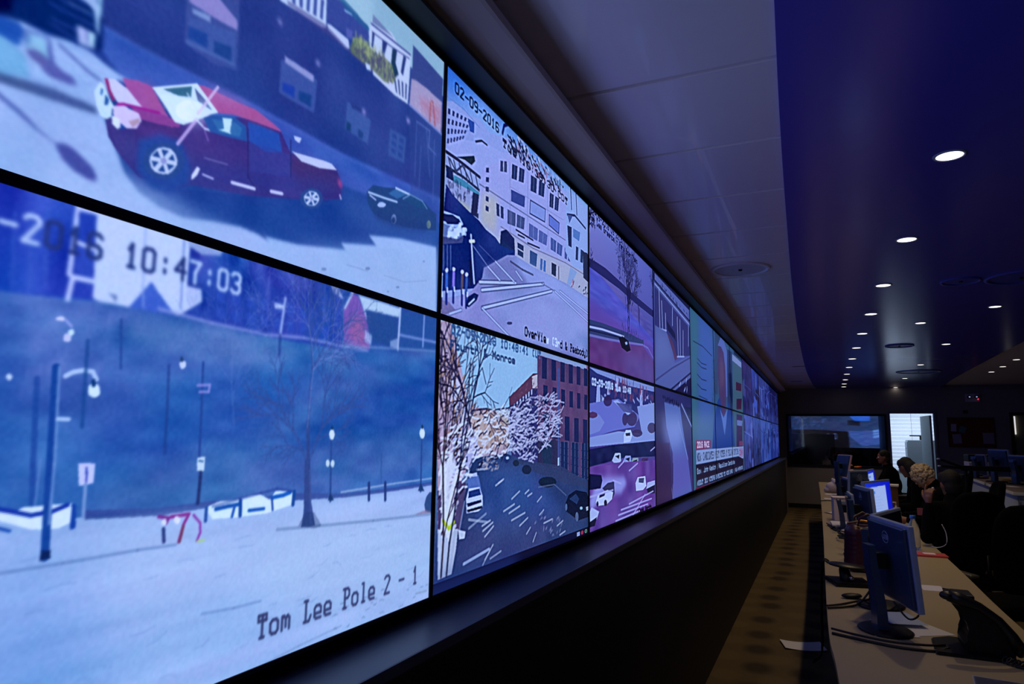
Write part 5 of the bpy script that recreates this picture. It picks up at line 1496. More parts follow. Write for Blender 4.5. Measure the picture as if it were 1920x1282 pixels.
sheet('paper_sheet', 1.20, 3.72, .216, .28, .55, 'white sheet partly under the nearest monitor stand', z=.7508)
sheet('paper_sheet', 1.115, 3.55, .19, .09, .35, 'small pale card at the foot of the nearest monitor stand', z=.7519)
sheet('paper_sheet', 1.16, 3.80, .16, .23, .3, 'blue-tinted folded sheet lying behind the nearest monitor base', M_blup, z=.7668)
sheet('paper_note', 1.41, 4.73, .12, .16, .1, 'small white printed note on the desk near the telephone')
o = sheet('paper_sheet', .66, 5.97, .30, .22, .25, 'white sheet dropped on the carpet in front of the desk', z=.002, bow=.012)
def printed_mat():
    ops = [('G', 0x48506c, 0x5c3c50, 0x38405c, 0x6c4a50), ('P', 0xb83440, 1, [650, 60, 980, 60, 980, 240, 650, 240])]+[('P', 0xb8b430, 1, [60+k*95, 440, 110+k*95, 440, 110+k*95, 500, 60+k*95, 500]) for k in range(7)]+[('K', 0x8890b0, .7, 160, 60, 0, 6, 3, [0, 0, 1000, 0, 1000, 640, 0, 640]), ('L', 0xd0d4e8, 26, 1, [0, 0, 1000, 0, 1000, 640, 0, 640, 0, 0])]
    return paint(ops, 1000, 640, 100, 64)
def printed_material():
    m = bpy.data.materials.new('printed_colour_sheet'); m.use_nodes = True; nt = m.node_tree; b = nt.nodes['Principled BSDF']; a = nt.nodes.new('ShaderNodeVertexColor'); a.layer_name = 'picture'
    nt.links.new(a.outputs['Color'], b.inputs['Base Color']); b.inputs['Roughness'].default_value = .35; return m
me = picture_mesh('mat', printed_mat(), .42, .28); me.materials[0] = printed_material(); t = bpy.data.objects.new('printed_sheet', me); COL.objects.link(t)
t.matrix_world = T_((1.30, 2.80, .7515)) @ rotz(-.10) @ Matrix(((0, 1, 0, 0), (0, 0, 1, 0), (1, 0, 0, 0), (0, 0, 0, 1))); tag(t, 'colourful laminated sheet with white border at the near end of the desk', 'sheet')
# desk telephone seen from behind: wedge body on a foot, raised display hood, handset and cords
ph = thing('desk_telephone', 'large black desk telephone with handset, its back to us, on the near desk', 'telephone', (1.385, 3.42, Z0), math.radians(0))
prof = [(-.03, .0), (.135, .0), (.14, .03), (.128, .075), (.10, .12), (.06, .16), (.01, .192), (-.05, .212), (-.075, .214), (-.07, .195), (-.04, .165), (-.012, .125), (-.005, .09), (-.015, .06), (-.03, .035)]
XZ = lambda y0: Matrix(((1, 0, 0, 0), (0, 0, 1, y0), (0, 1, 0, .006), (0, 0, 0, 1)))
MB().prism(prof, .20, XZ(-.07), .010).build('body', M_black, ph)
MB().prism([(-.14, -.12), (.13, -.12), (.14, .0), (.13, .15), (-.06, .16), (-.13, .10)], .014, T_((0, 0, 0)), .005).build('foot', M_black, ph)
b = MB(); hs = [(-.085, -.105, .232), (-.045, -.108, .222), (.02, -.11, .200), (.08, -.11, .155), (.12, -.11, .10), (.14, -.11, .055)]; b.tube(hs, .02, 12, [.022, .026, .016, .016, .02, .026]).ball(hs[0], (.030, .026, .018)).ball(hs[-1], (.020, .026, .030)); b.build('handset', M_bezel, ph, True)
MB().box(-.05, .02, -.02, .11, .20, .222, .006).build('display_hood', M_bezel, ph)
MB().box(-.008, .0, -.05, -.0, .09, .105, .002, T_((-.004, -.01, 0))).build('cable_clip', mat('blue_grey_clip', 0x4c5878, .3), ph)
coil = [(1.47+.012*math.cos(k*.9)+k*.0016, 3.30-k*.0016+.012*math.sin(k*.9), .765+.010*math.sin(k*.9+1)) for k in range(90)]
tag(MB().tube(coil, .0035, 6).build('handset_cord', M_cable, None, True), 'coiled black handset cord beside the desk telephone', 'cord')
cable('phone_cable', [(.87, 3.42, .756), (1.0, 3.36, .756), (1.12, 3.32, .756), (1.24, 3.33, .756), (1.30, 3.37, .765)], .006, 'thick black cable crossing the desk from its edge to the telephone')
cable('phone_cable', [(.868, 3.45, .768), (.98, 3.385, .768), (1.10, 3.345, .768), (1.22, 3.36, .768), (1.29, 3.40, .768)], .005, 'thinner black cable beside the thick one near the telephone')
cable('monitor_cable', [(.853, 3.95, .757), (.92, 4.02, .757), (1.0, 4.14, .757), (1.06, 4.05, .80), (1.09, 3.78, .98)], .005, 'black cable rising to the nearest monitor')
cable('monitor_cable', [(.855, 3.90, .757), (.94, 3.97, .757), (1.01, 4.05, .77), (1.10, 4.02, .90), (1.13, 3.72, .96)], .005, 'second black cable looping under the nearest monitor')
cable('loose_cable', [(1.12, 3.50, .90), (1.17, 3.47, .84), (1.21, 3.45, .87), (1.20, 3.50, .93)], .004, 'short cable loop hanging below the nearest monitor screen')
for x, l in ((.843, 'cable hanging off the desk edge toward the white sheet'), (.837, 'second cable hanging off the desk edge')):
    q = 0 if x > .84 else .07; cable('hanging_cable', [(x+.03, 5.35-q, .757), (x-.01, 5.36-q, .74), (x-.03, 5.42-q, .4), (x-.04, 5.5-q, .12), (x-.10, 5.62-q, .012)], .006, l)
# second phone, seen end-on
ph = thing('conference_phone', 'low black phone with oval top on the desk edge, behind the nearest monitor', 'telephone', (.955, 4.62, Z0), .25)
MB().prism([(-.08, -.11), (.12, -.11), (.13, .1), (-.09, .12)], .022, T_((0, 0, .0)), .006).build('base', M_black, ph)
MB().cap((.0, -.02, .03), (.0, .02, .075), .035, .028).build('neck', M_black, ph, True); MB().lathe([(0, -.008), (.11, -.006), (.118, 0), (.11, .008), (0, .012)], 32, T_((.03, .02, .098)) @ Matrix.Rotation(.10, 4, 'Y'), 1, .75).build('top_disc', M_bezel, ph, True); MB().ball((.02, -.05, .04), .016).build('knob', M_chrome, ph, True)
t = thing('computer_mouse', 'dark computer mouse by the conference phone', 'mouse', (.975, 4.22, Z0), .4); MB().ball((0, 0, .0135), (.055, .03, .0135)).build('shell', M_black, t, True); MB().cap((.03, 0, .024), (.045, 0, .02), .004, .004).build('wheel', M_trim, t)
# carton, papers, cloth, tissue
t = thing('carton', 'pale cardboard carton with blue label and ochre side on the desk', 'box', (1.045, 8.15, Z0), .12)
MB().box(-.11, .06, -.09, .09, 0, .235, .002).build('front_panel', mat('pale_carton', 0xe4d6e4, .8, var=.03), t); MB().box(.06, .15, -.09, .09, 0, .23, .002).build('side_panel', mat('ochre_carton', 0x9c6c24, .8), t, label='ochre side'); MB().box(-.06, .04, -.0915, -.0895, .16, .2).build('label', mat('blue_label', 0x7c90b8, .7), t); MB().box(-.12, .155, -.1, .1, .235, .242, .001).build('lid', mat('pale_carton', 0, .8), t)
for k, (dx, rz, l, m) in enumerate(((0, .1, 'lowest dark folder of the stack before the carton', M_black), (.01, .25, 'grey folder in the stack before the carton', M_trim), (.02, .05, 'white document pile on top of the folder stack', M_white))):
    o = MB().box(-.13, .13, -.16, .16, 0, .014, .002).build('document_folder', m); o.location = (1.02+dx, 7.45, Z0+k*.0145); o.rotation_euler = (0, 0, rz); tag(o, l, 'folder')
t = MB().ball((0, 0, 0), (.035, .03, .02)).build('crumpled_orange_cloth', mat('orange_cloth', 0xe05c30, .8, bump=.6, scale=20), None, True); t.location = (1.09, 7.5, Z0+.062); tag(t, 'small orange cloth lying on the white documents', 'cloth')
def blob(name, pts, m, loc, label, cat, vox=.006, parent=None):
    b = MB()
    for c, r in pts: b.ball(c, r)
    me = b.mesh(name, m); o = bpy.data.objects.new(name, me); COL.objects.link(o); md = o.modifiers.new('r', 'REMESH'); md.mode = 'VOXEL'; md.voxel_size = vox
    dg = bpy.context.evaluated_depsgraph_get(); m2 = bpy.data.meshes.new_from_object(o.evaluated_get(dg)); o.modifiers.clear(); o.data = m2
    m2.polygons.foreach_set('use_smooth', [True]*len(m2.polygons)); m2.update(); o.location = loc
    if parent is not None: o.parent = parent
    elif label: tag(o, label, cat)
    return o
rs = random.Random(4)
blob('folded_cloth', [((rs.uniform(-.06, .06), rs.uniform(-.09, .09), .02), (.05, .05, .018)) for _ in range(12)], mat('pale_rose_cloth', 0xc8b4c4, .9, bump=.5), (1.065, 6.95, Z0), 'pale rose folded cloth in front of the folder stack', 'cloth')
for k, (y, z, l) in enumerate(((6.45, 0, 'tangled black cord behind the purple bag, lower loop'), (6.62, .02, 'tangled black cord behind the purple bag, upper loop'))):
    cable('cord_tangle', [(1.0+.05*math.cos(a*1.3+k), y+.10*math.sin(a), Z0+.01+z+.03*abs(math.sin(a*.7))) for a in [i*.9 for i in range(14)]], .005, l)
t = thing('saucer', 'small white round saucer on the desk beside the purple bag', 'dish', (1.05, 6.12, Z0)); MB().lathe([(0, 0), (.03, 0), (.055, .012), (.057, .014), (.03, .006), (0, .006)], 28).build('dish', M_white, t, True)
# purple handbag with gold trim
bg = thing('handbag', 'purple handbag with gold fittings standing behind the nearest monitor', 'bag', (1.10, 5.10, Z0), .2)
M_pur = mat('purple_leather', 0x3c1230, .4, var=.15, bump=.3, scale=50); M_gold = mat('gold_fittings', 0xd8a058, .3, .8)
blob('body', [((x, y, z), (.05+.02*(1-z/.3), .055, .06)) for x in (-.07, -.035, 0, .035, .07) for z in (.055, .09, .12, .15, .18, .21, .24) for y in (-.02, .03)], M_pur, (0, 0, 0), None, None, .008, bg)
for s_ in (-1, 1): MB().tube([(-.06, s_*.05, .28), (-.05, s_*.055, .34), (0, s_*.055, .37), (.05, s_*.055, .34), (.06, s_*.05, .28)], .008, 8).build('strap', M_pur, bg, True)
MB().tube([(-.11, -.0, .30), (-.03, -.03, .325), (.05, -.03, .31), (.11, 0, .33)], .008, 8).build('gold_trim', M_gold, bg, True)
for x in (-.06, .08): MB().tube([(x+.012*math.cos(a), -.06, .26+.03*math.sin(a)) for a in [k*.6 for k in range(11)]], .004, 6).build('gold_ring', M_gold, bg, True)
# bottle, pad, note, hand sanitiser
M_clear = mat('clear_plastic', (.85, .9, .95), .08, trans=.9, var=0)
t = thing('water_bottle', 'clear water bottle with blue cap behind the nearest monitor top', 'bottle', (1.49, 6.30, Z0)); MB().lathe([(0, 0), (.04, 0), (.043, .02), (.043, .15), (.035, .19), (.016, .225), (.016, .235)], 24, None).build('body', M_clear, t, True); MB().lathe([(0, .262), (.021, .262), (.022, .236), (0, .236)], 24).build('cap', mat('blue_cap', 0x2060c8, .4), t, True, 'blue screw cap')
t = thing('sanitiser_pump', 'white pump bottle on the desk in front of the seated people', 'bottle', (1.55, 8.4, Z0)); MB().lathe([(0, 0), (.035, 0), (.036, .10), (.03, .13), (.01, .14), (.01, .16)], 20).build('body', M_white, t, True); MB().tube([(0, 0, .16), (0, 0, .19), (-.035, 0, .19)], .006, 8).build('pump', M_white, t, True)
t = thing('notebook', 'coral red notebook with a white note at the desk edge', 'book', (1.565, 6.02, Z0), .05); MB().box(-.105, .10, -.075, .075, 0, .014, .004).build('cover', M_red, t); MB().box(-.05, .03, -.03, .04, .014, .016).build('note', M_white, t)
t = thing('figurine', 'small tan figurine between the bottle and the nearest monitor', 'figurine', (1.38, 6.3, Z0)); MB().cap((0, 0, .02), (0, 0, .06), .02, .014).ball((0, 0, .095), .018).build('body', mat('tan_figurine', 0xc89868, .6), t, True)
cable('earphone_cord', [(1.60, 6.6, .757), (1.66, 6.45, .757), (1.71, 6.35, .80), (1.715, 6.35, .88), (1.69, 6.35, .95)], .003, 'white earphone cord dangling at the desk edge', M_white)
t = thing('paper_cup', 'white paper cup on a far desk before the dark-haired person', 'cup', (1.56, 12.6, Z0)); MB().lathe([(0, 0), (.03, 0), (.042, .12), (.039, .12), (.028, .004), (0, .004)], 24).build('cup', M_white, t, True); t.scale = (1.3, 1.3, 1.3)
t = thing('brown_box', 'tall brown box with papers on top beside the lit screen', 'box', (1.50, 8.9, Z0), -.1); MB().box(-.10, .12, -.1, .1, 0, .33, .003).build('box', mat('brown_cardboard', 0x6a4a2c, .8), t); MB().box(-.12, .13, -.11, .11, .33, .35, .004).build('papers', M_white, t)
fl = thing('flower_bunch', 'bunch of orange-red flowers behind the blue-grey monitor', 'flowers', (1.27, 11.95, Z0)); MB().lathe([(0, 0), (.05, 0), (.07, .16), (.05, .26), (.06, .28)], 20).build('vase', M_dark, fl, True)
for k in range(16):
    a = k*2.4; r = .03+.009*k; p = (r*math.cos(a), r*math.sin(a)*.7, .36+.09*math.sin(k*1.7)-.1*r); b = MB(); [b.ball((p[0]+.022*math.cos(j*1.26), p[1]+.022*math.sin(j*1.26), p[2]), (.018, .018, .012), None, 8, 6) for j in range(5)]; b.ball(p, .013, None, 8, 6)
    b.build('flower', (mat('red_petals', 0xd83820, .7), mat('orange_petals', 0xe08a3c, .7), mat('dark_leaf', 0x28301c, .7), mat('cream_petals', 0xe0c89c, .7))[k % 4], fl, True)
for k in range(5): MB().tube([(0, 0, .2), (.04*math.cos(k*1.3), .04*math.sin(k*1.3), .34)], .004, 6).build('stem', mat('green_stem', 0x2c4020, .7), fl)
pl = thing('plush_toy', 'white plush toy with dark eye at the far end of the desk', 'toy', (.99, 12.2, Z0)); blob('body', [((0, 0, .08), (.11, .1, .09)), ((-.07, 0, .04), (.07, .08, .05)), ((.06, -.02, .16), (.07, .07, .06)), ((.0, .0, .2), (.025, .03, .03)), ((.11, -.0, .2), (.025, .03, .03))], mat('white_plush', 0xd8ccd0, .95, bump=.8, scale=60), (0, 0, 0), None, None, .01, pl); MB().ball((.05, -.085, .16), .02).build('eye', M_bezel, pl, True)
for k, (x, y, rz, l) in enumerate(((1.0, 10.9, .1, 'wide white sheet beyond the carton, nearer of two'), (1.02, 11.75, -.05, 'wide white sheet below the white plush toy'))): sheet('paper_sheet', x, y, .30, .21, rz, l, bow=.004)
sheet('paper_sheet', .95, 8.75, .10, .28, .5, 'narrow white sheet beside the pale carton', bow=.01)
cable('desk_cable', [(.81, 10.4, .757), (.92, 10.5, .757), (1.02, 10.35, .757), (1.12, 10.3, .757)], .006, 'black cable across the desk beyond the pale carton')
# ------------------------------------------------------------------ raised second row
struct(MB().box(2.62, 8.9, 5, 16, 0, .35).build('floor_riser', mat('riser_carpet', 0x3a3430, .95)))
ct = thing('raised_counter', 'raised counter with blue-grey front panel behind the seated people', 'counter', (0, 0, .35))
cp = [(2.71, 11.63), (2.58, 8.29), (4.4, 7.9), (4.4, 12.2)]
MB().prism(cp, .03, T_((0, 0, .72)), .003).build('countertop', mat('counter_laminate', 0x8c7c70, .45, var=.04), ct)
for a, b_ in ((0, 1), (1, 2)):
    P, Q = Vector(cp[a]), Vector(cp[b_]); d = (Q-P); L = d.length; an = math.atan2(d.y, d.x); off = Matrix.Translation((P.x, P.y, 0)) @ rotz(an)
    MB().box(.02, L-.02, .03, .05, 0, .72, 0, off).build('front_panel', M_counter, ct); MB().box(0, L, -.012, .0, .722, .752, .002, off).build('edge_strip', mat('white_edge_strip', 0xf4f6ff, .3), ct)
monitor((2.80, 10.45), (2.93, 10.07), 1.50, .33, 'upright black monitor on the raised counter with curved stand facing us', zb=1.10, logo=False)
monitor((2.92, 10.0), (3.06, 9.65), 1.44, .31, 'second black monitor on the raised counter at the right edge', zb=1.10, logo=False)
monitor((2.80, 11.25), (2.86, 11.0), 1.42, .28, 'thin monitor edge beside the printer on the raised counter', zb=1.10, logo=False)
t = thing('office_printer', 'black and white printer at the far end of the raised counter', 'printer', (3.05, 12.4, 1.09)); MB().box(-.2, .22, -.2, .2, 0, .13, .01).build('base', M_black, t); MB().box(-.2, .22, -.21, .2, .13, .20, .01).build('middle', M_white, t, label='pale front band'); MB().box(-.2, .22, -.2, .2, .2, .31, .02).build('lid', M_black, t)
sd = thing('printer_stand', 'dark low cabinet carrying the printer', 'cabinet', (3.05, 12.4, .35)); MB().box(-.3, .32, -.19, .3, 0, .738, .004).build('body', M_dark, sd); MB().box(-.28, .3, -.2, -.19, .05, .7, .003).build('door', M_dark, sd)
sheet('paper_sheet', 2.86, 10.4, .12, .30, .1, 'white sheet beside the upright monitor on the raised counter', z=1.1005); sheet('paper_sheet', 2.78, 9.35, .11, .28, .1, 'white sheet near the corner of the raised counter', z=1.1005)
t = thing('desk_ball', 'pale ball-shaped object beside the thin monitor on the raised counter', 'object', (2.86, 11.1, 1.10)); MB().ball((0, 0, .03), (.04, .03, .03)).build('body', M_pink, t, True)
cable('yellow_cable', [(3.02+.07*math.cos(a), 10.62+.13*math.sin(a), 1.11) for a in [k*.62 for k in range(12)]], .009, 'coiled yellow cable on the raised counter', mat('yellow_cable_sheath', 0xb08a30, .5))
bm_ = thing('boom_arm', 'dark two-pronged boom arm with pale tips behind the seated people', 'stand', (2.44, 9.9, 0)); MB().tube([(0, 0, .02), (0, 0, 1.27)], .016).build('column', M_black, bm_); MB().tube([(0, 0, 1.27), (-.16, -.05, 1.33), (-.27, -.08, 1.37)], .016).build('arm', M_black, bm_); MB().tube([(0, 0, 1.27), (-.15, -.08, 1.28), (-.27, -.12, 1.29)], .016).build('arm', M_black, bm_); MB().lathe([(0, 0), (.2, 0), (.2, .015), (.03, .03), (0, .03)], 24).build('base', M_black, bm_)
for p in ((-.29, -.085, 1.375), (-.29, -.125, 1.29)): MB().ball(p, (.022, .018, .012)).build('tip', M_silver, bm_, True, 'pale tip')
MB().box(-.05, .55, -.03, .05, 1.24, 1.30, .01).build('body', M_black, bm_)
# ------------------------------------------------------------------ back wall things
t = thing('cork_board', 'dark red-brown cork notice board on the back wall', 'board', (3.8, YB-.001, 1.48)); x0, x1 = -.41, .41
MB().box(x0, x1, -.014, 0, 0, .60).build('cork', mat('dark_cork', 0x7a3020, .9, var=.25, scale=80), t)
b = MB()
for q in ((x0-.02, x1+.02, -.02, .0), (x0-.02, x1+.02, .60, .62), (x0-.02, x0, 0, .6), (x1, x1+.02, 0, .6)): b.box(q[0], q[1], -.022, 0, q[2], q[3])
b.build('frame', mat('dark_wood_frame', 0x38201c, .6), t)
for x, z, w_, h_, r, m, l in ((-.32, .40, .10, .16, .05, mat('lilac_note', 0xc8c4e8, .8), 'lilac note pinned at the upper left of the cork board'), (-.16, .36, .12, .14, .4, mat('teal_note', 0x4c9098, .8), 'teal note pinned crookedly on the cork board'), (-.27, .16, .16, .20, -.08, mat('grey_note', 0xb0acc8, .8), 'grey-lilac page pinned at the lower left of the cork board'), (.30, .18, .20, .23, .0, mat('mauve_page', 0xb0a0bc, .8), 'mauve-grey page pinned at the right of the cork board')):
    o = MB().box(-w_/2, w_/2, -.001, .0005, -h_/2, h_/2, 0, Matrix.Rotation(r, 4, 'Y')).build('pinned_note', m); o.location = (3.8+x, YB-.0165, 1.48+z); tag(o, l, 'note')
t = thing('emergency_light', 'wall emergency light box with two lamps and a red indicator', 'light', (3.86, YB-.001, 2.44)); MB().box(-.13, .13, -.06, 0, 0, .17, .008).build('housing', mat('grey_lilac_housing', 0xd4cce4, .5), t)
for x in (-.06, .07): hd = MB().lathe([(0, 0), (.035, 0), (.04, .03), (.0, .05)], 20, T_((x, -.06, .1)) @ Matrix.Rotation(math.pi/2, 4, 'X')).build('lamp_head', M_black, t, True); MB().ball((x, -.112, .1), .016).build('bulb', mat('small_bulb', 0xd0d8f0, .2, emit=0xb0c0ff, es=.5), hd, True)
MB().ball((.10, -.062, .055), .012).build('indicator', mat('red_indicator', 0xff2040, .3, emit=0xff2848, es=2), t, True)
t = thing('wall_sensor', 'small dark red square plate under the emergency light', 'plate', (3.72, YB-.001, 2.19)); MB().box(-.045, .045, -.02, 0, 0, .07, .004).build('plate', mat('dark_red_plate', 0x3c1414, .5), t)
# reflections in the window glass, painted as a glowing picture set behind it
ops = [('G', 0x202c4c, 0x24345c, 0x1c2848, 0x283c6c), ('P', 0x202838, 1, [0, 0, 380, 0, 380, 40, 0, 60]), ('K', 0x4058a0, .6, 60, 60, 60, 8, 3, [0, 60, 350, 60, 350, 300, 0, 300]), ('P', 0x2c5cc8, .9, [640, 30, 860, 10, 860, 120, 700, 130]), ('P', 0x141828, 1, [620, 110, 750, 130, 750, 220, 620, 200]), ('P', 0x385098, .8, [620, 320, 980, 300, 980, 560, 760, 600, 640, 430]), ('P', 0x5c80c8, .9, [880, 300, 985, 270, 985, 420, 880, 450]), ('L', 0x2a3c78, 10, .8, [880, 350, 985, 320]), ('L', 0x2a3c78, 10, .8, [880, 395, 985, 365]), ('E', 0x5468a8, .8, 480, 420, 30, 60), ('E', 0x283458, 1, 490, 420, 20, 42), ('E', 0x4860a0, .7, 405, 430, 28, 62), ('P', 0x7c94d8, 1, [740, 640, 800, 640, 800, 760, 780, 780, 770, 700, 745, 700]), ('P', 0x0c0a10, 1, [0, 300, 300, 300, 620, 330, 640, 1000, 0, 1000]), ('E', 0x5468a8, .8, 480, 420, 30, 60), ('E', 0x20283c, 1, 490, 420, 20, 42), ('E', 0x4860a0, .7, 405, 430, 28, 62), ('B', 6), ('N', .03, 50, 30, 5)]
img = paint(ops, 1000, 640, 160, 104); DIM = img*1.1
t = thing('reflection_picture', 'wide dim blue picture behind the back wall glass, painted in for its reflections', 'screen', (.12, 19.9, 1.38)); me = picture_mesh('screen', DIM, 2.2, .86); o = bpy.data.objects.new('picture', me); COL.objects.link(o); o.parent = t; o.rotation_euler = (0, 0, -math.pi/2); MB().box(-.02, 2.22, .01, .03, -.02, .88).build('frame', M_dark, t)
t = thing('dark_reflection_block', 'dark red-brown block added behind the glass window for a dark reflection', 'cabinet', (.65, 19.2, 0)); MB().box(-.5, .5, -.2, .2, 0, 1.72, .01).build('body', mat('dark_red_reflection', 0x2c1010, .5), t); MB().box(-.02, 0, -.21, -.2, .1, 1.66).build('front_strip', M_dark, t)  # block added to stand in for the dark red reflection in the glass
# ------------------------------------------------------------------ chairs
def chair(x, y, rz, label, hb=.62, loc_seat=.47):
    t = thing('office_chair', label, 'chair', (x, y, 0), rz, 'black office chairs at the front desk')     # local +y = front
    for k in range(5):
        a = k*2*math.pi/5; c_, s_ = math.cos(a), math.sin(a); lg = MB().tube([(c_*.04, s_*.04, .10), (c_*.30, s_*.30, .065)], .02, 8, [.028, .016]).build('leg', M_black, t); MB().lathe([(0, -.012), (.028, -.012), (.028, .012), (0, .012)], 16, T_((c_*.30, s_*.30, .029)) @ Matrix.Rotation(math.pi/2, 4, 'X')).build('caster', M_bezel, lg, True)
    MB().tube([(0, 0, .08), (0, 0, loc_seat-.06)], .028, 14).build('gas_column', M_chrome, t, True); MB().box(-.11, .11, -.12, .12, loc_seat-.07, loc_seat-.04, .01).build('seat_plate', M_black, t)
    MB().box(-.25, .25, -.23, .25, loc_seat-.04, loc_seat+.05, .035).build('seat', M_fabric, t, True)
    n = 9; b = MB(); ring = []                                      # curved, rounded back
    pts = []
    for i in range(n+1):
        v = i/n; hw = .235*(1-.45*max(0, (v-.72)/.28)**2)*(1-.18*max(0, (.15-v)/.15)); pts.append((hw, v))
    for i in range(n+1):
        hw, v = pts[i]; z = loc_seat+.12+v*hb; yy = -.24-.05*v+.03*math.sin(v*3.1)
        ring.append([b.bm.verts.new((u*hw, yy+.05*(abs(u)**2)+o_, z)) for o_ in (0, -.055) for u in ((-1, -.6, -.2, .2, .6, 1) if o_ == 0 else (1, .6, .2, -.2, -.6, -1))])
    for a_, c_ in zip(ring, ring[1:]):
        for k in range(12): b.bm.faces.new((a_[k], a_[(k+1) % 12], c_[(k+1) % 12], c_[k]))
    b.bm.faces.new(ring[0][::-1]); b.bm.faces.new(ring[-1]); o = b.build('backrest', M_fabric, t, True)
    sb = o.modifiers.new('s', 'SUBSURF'); sb.levels = sb.render_levels = 1
    MB().tube([(0, -.10, loc_seat-.05), (0, -.29, loc_seat-.03), (0, -.33, loc_seat+.25)], .02, 10).build('back_bracket', M_black, t, True)
    for s_ in (-1, 1):
        MB().tube([(s_*.22, .0, loc_seat-.03), (s_*.30, .0, loc_seat), (s_*.30, -.02, loc_seat+.2)], .016, 8).build('arm_post', M_black, t, True); MB().box(s_*.30-.035, s_*.30+.035, -.14, .13, loc_seat+.2, loc_seat+.235, .014).build('armrest', mat('armrest_pad', 0x4a443c, .4), t, True)
    return t
# ------------------------------------------------------------------ people (facing the display wall, -x)
def fuse(name, b, m, vox, parent, origin, label=None, smooth=3, disp=0):
    me = b.mesh(name, m); o = bpy.data.objects.new(name, me); COL.objects.link(o)
    md = o.modifiers.new('r', 'REMESH'); md.mode = 'VOXEL'; md.voxel_size = vox; sm = o.modifiers.new('m', 'SMOOTH'); sm.iterations = smooth; sm.factor = .5
    if disp:
        tx = bpy.data.textures.new('curls', 'CLOUDS'); tx.noise_scale = .022; dm = o.modifiers.new('d', 'DISPLACE'); dm.texture = tx; dm.strength = disp; dm.mid_level = .4
    dg = bpy.context.evaluated_depsgraph_get(); m2 = bpy.data.meshes.new_from_object(o.evaluated_get(dg)); o.modifiers.clear(); o.data = m2
    m2.materials.clear(); m2.materials.append(m); m2.polygons.foreach_set('use_smooth', [True]*len(m2.polygons)); m2.update()
    o.parent = parent; o.matrix_parent_inverse = Matrix.Translation(-Vector(origin))
    if label: o['label'] = label
    return o
def lerp(a, b, t): return Vector(a)+(Vector(b)-Vector(a))*t
def add_hand(b, wrist, d, nrm, curl, side, pinch=False):
    # d = direction of the hand, nrm = palm normal (fingers curl toward it), side = +1/-1 thumb side
    d = Vector(d).normalized(); n = Vector(nrm); n = (n-d*n.dot(d)).normalized(); s = d.cross(n)*side; w = Vector(wrist)
    b.cap(w, w+d*.05, .024, .026); 
    for k in (-1.5, -.5, .5, 1.5): b.cap(w+d*.02+s*k*.010, w+d*.088+s*k*.0195, .015, .012, 8)
    for k, L in ((1.5, .072), (.5, .080), (-.5, .076), (-1.5, .060)):
        p = w+d*.088+s*k*.0195; a = 0; r = .0092; c = curl if not (pinch and k == 1.5) else curl*.35
        for j, f in enumerate((.45, .32, .23)):
            a += c*(1, 1.1, .8)[j]; e = (d*math.cos(a)+n*math.sin(a)+s*k*.03); q = p+e.normalized()*L*f; b.cap(p, q, r, r*.92, 8); p = q; r *= .92
    p = w+d*.03+s*.026; 
    for j, (L, a) in enumerate(((.042, .25), (.034, .6), (.026, .8))):
        e = (d*.75+s*(.75-.5*a)+n*a).normalized(); q = p+e*L; b.cap(p, q, .0118-.001*j, .0110-.001*j, 8); p = q
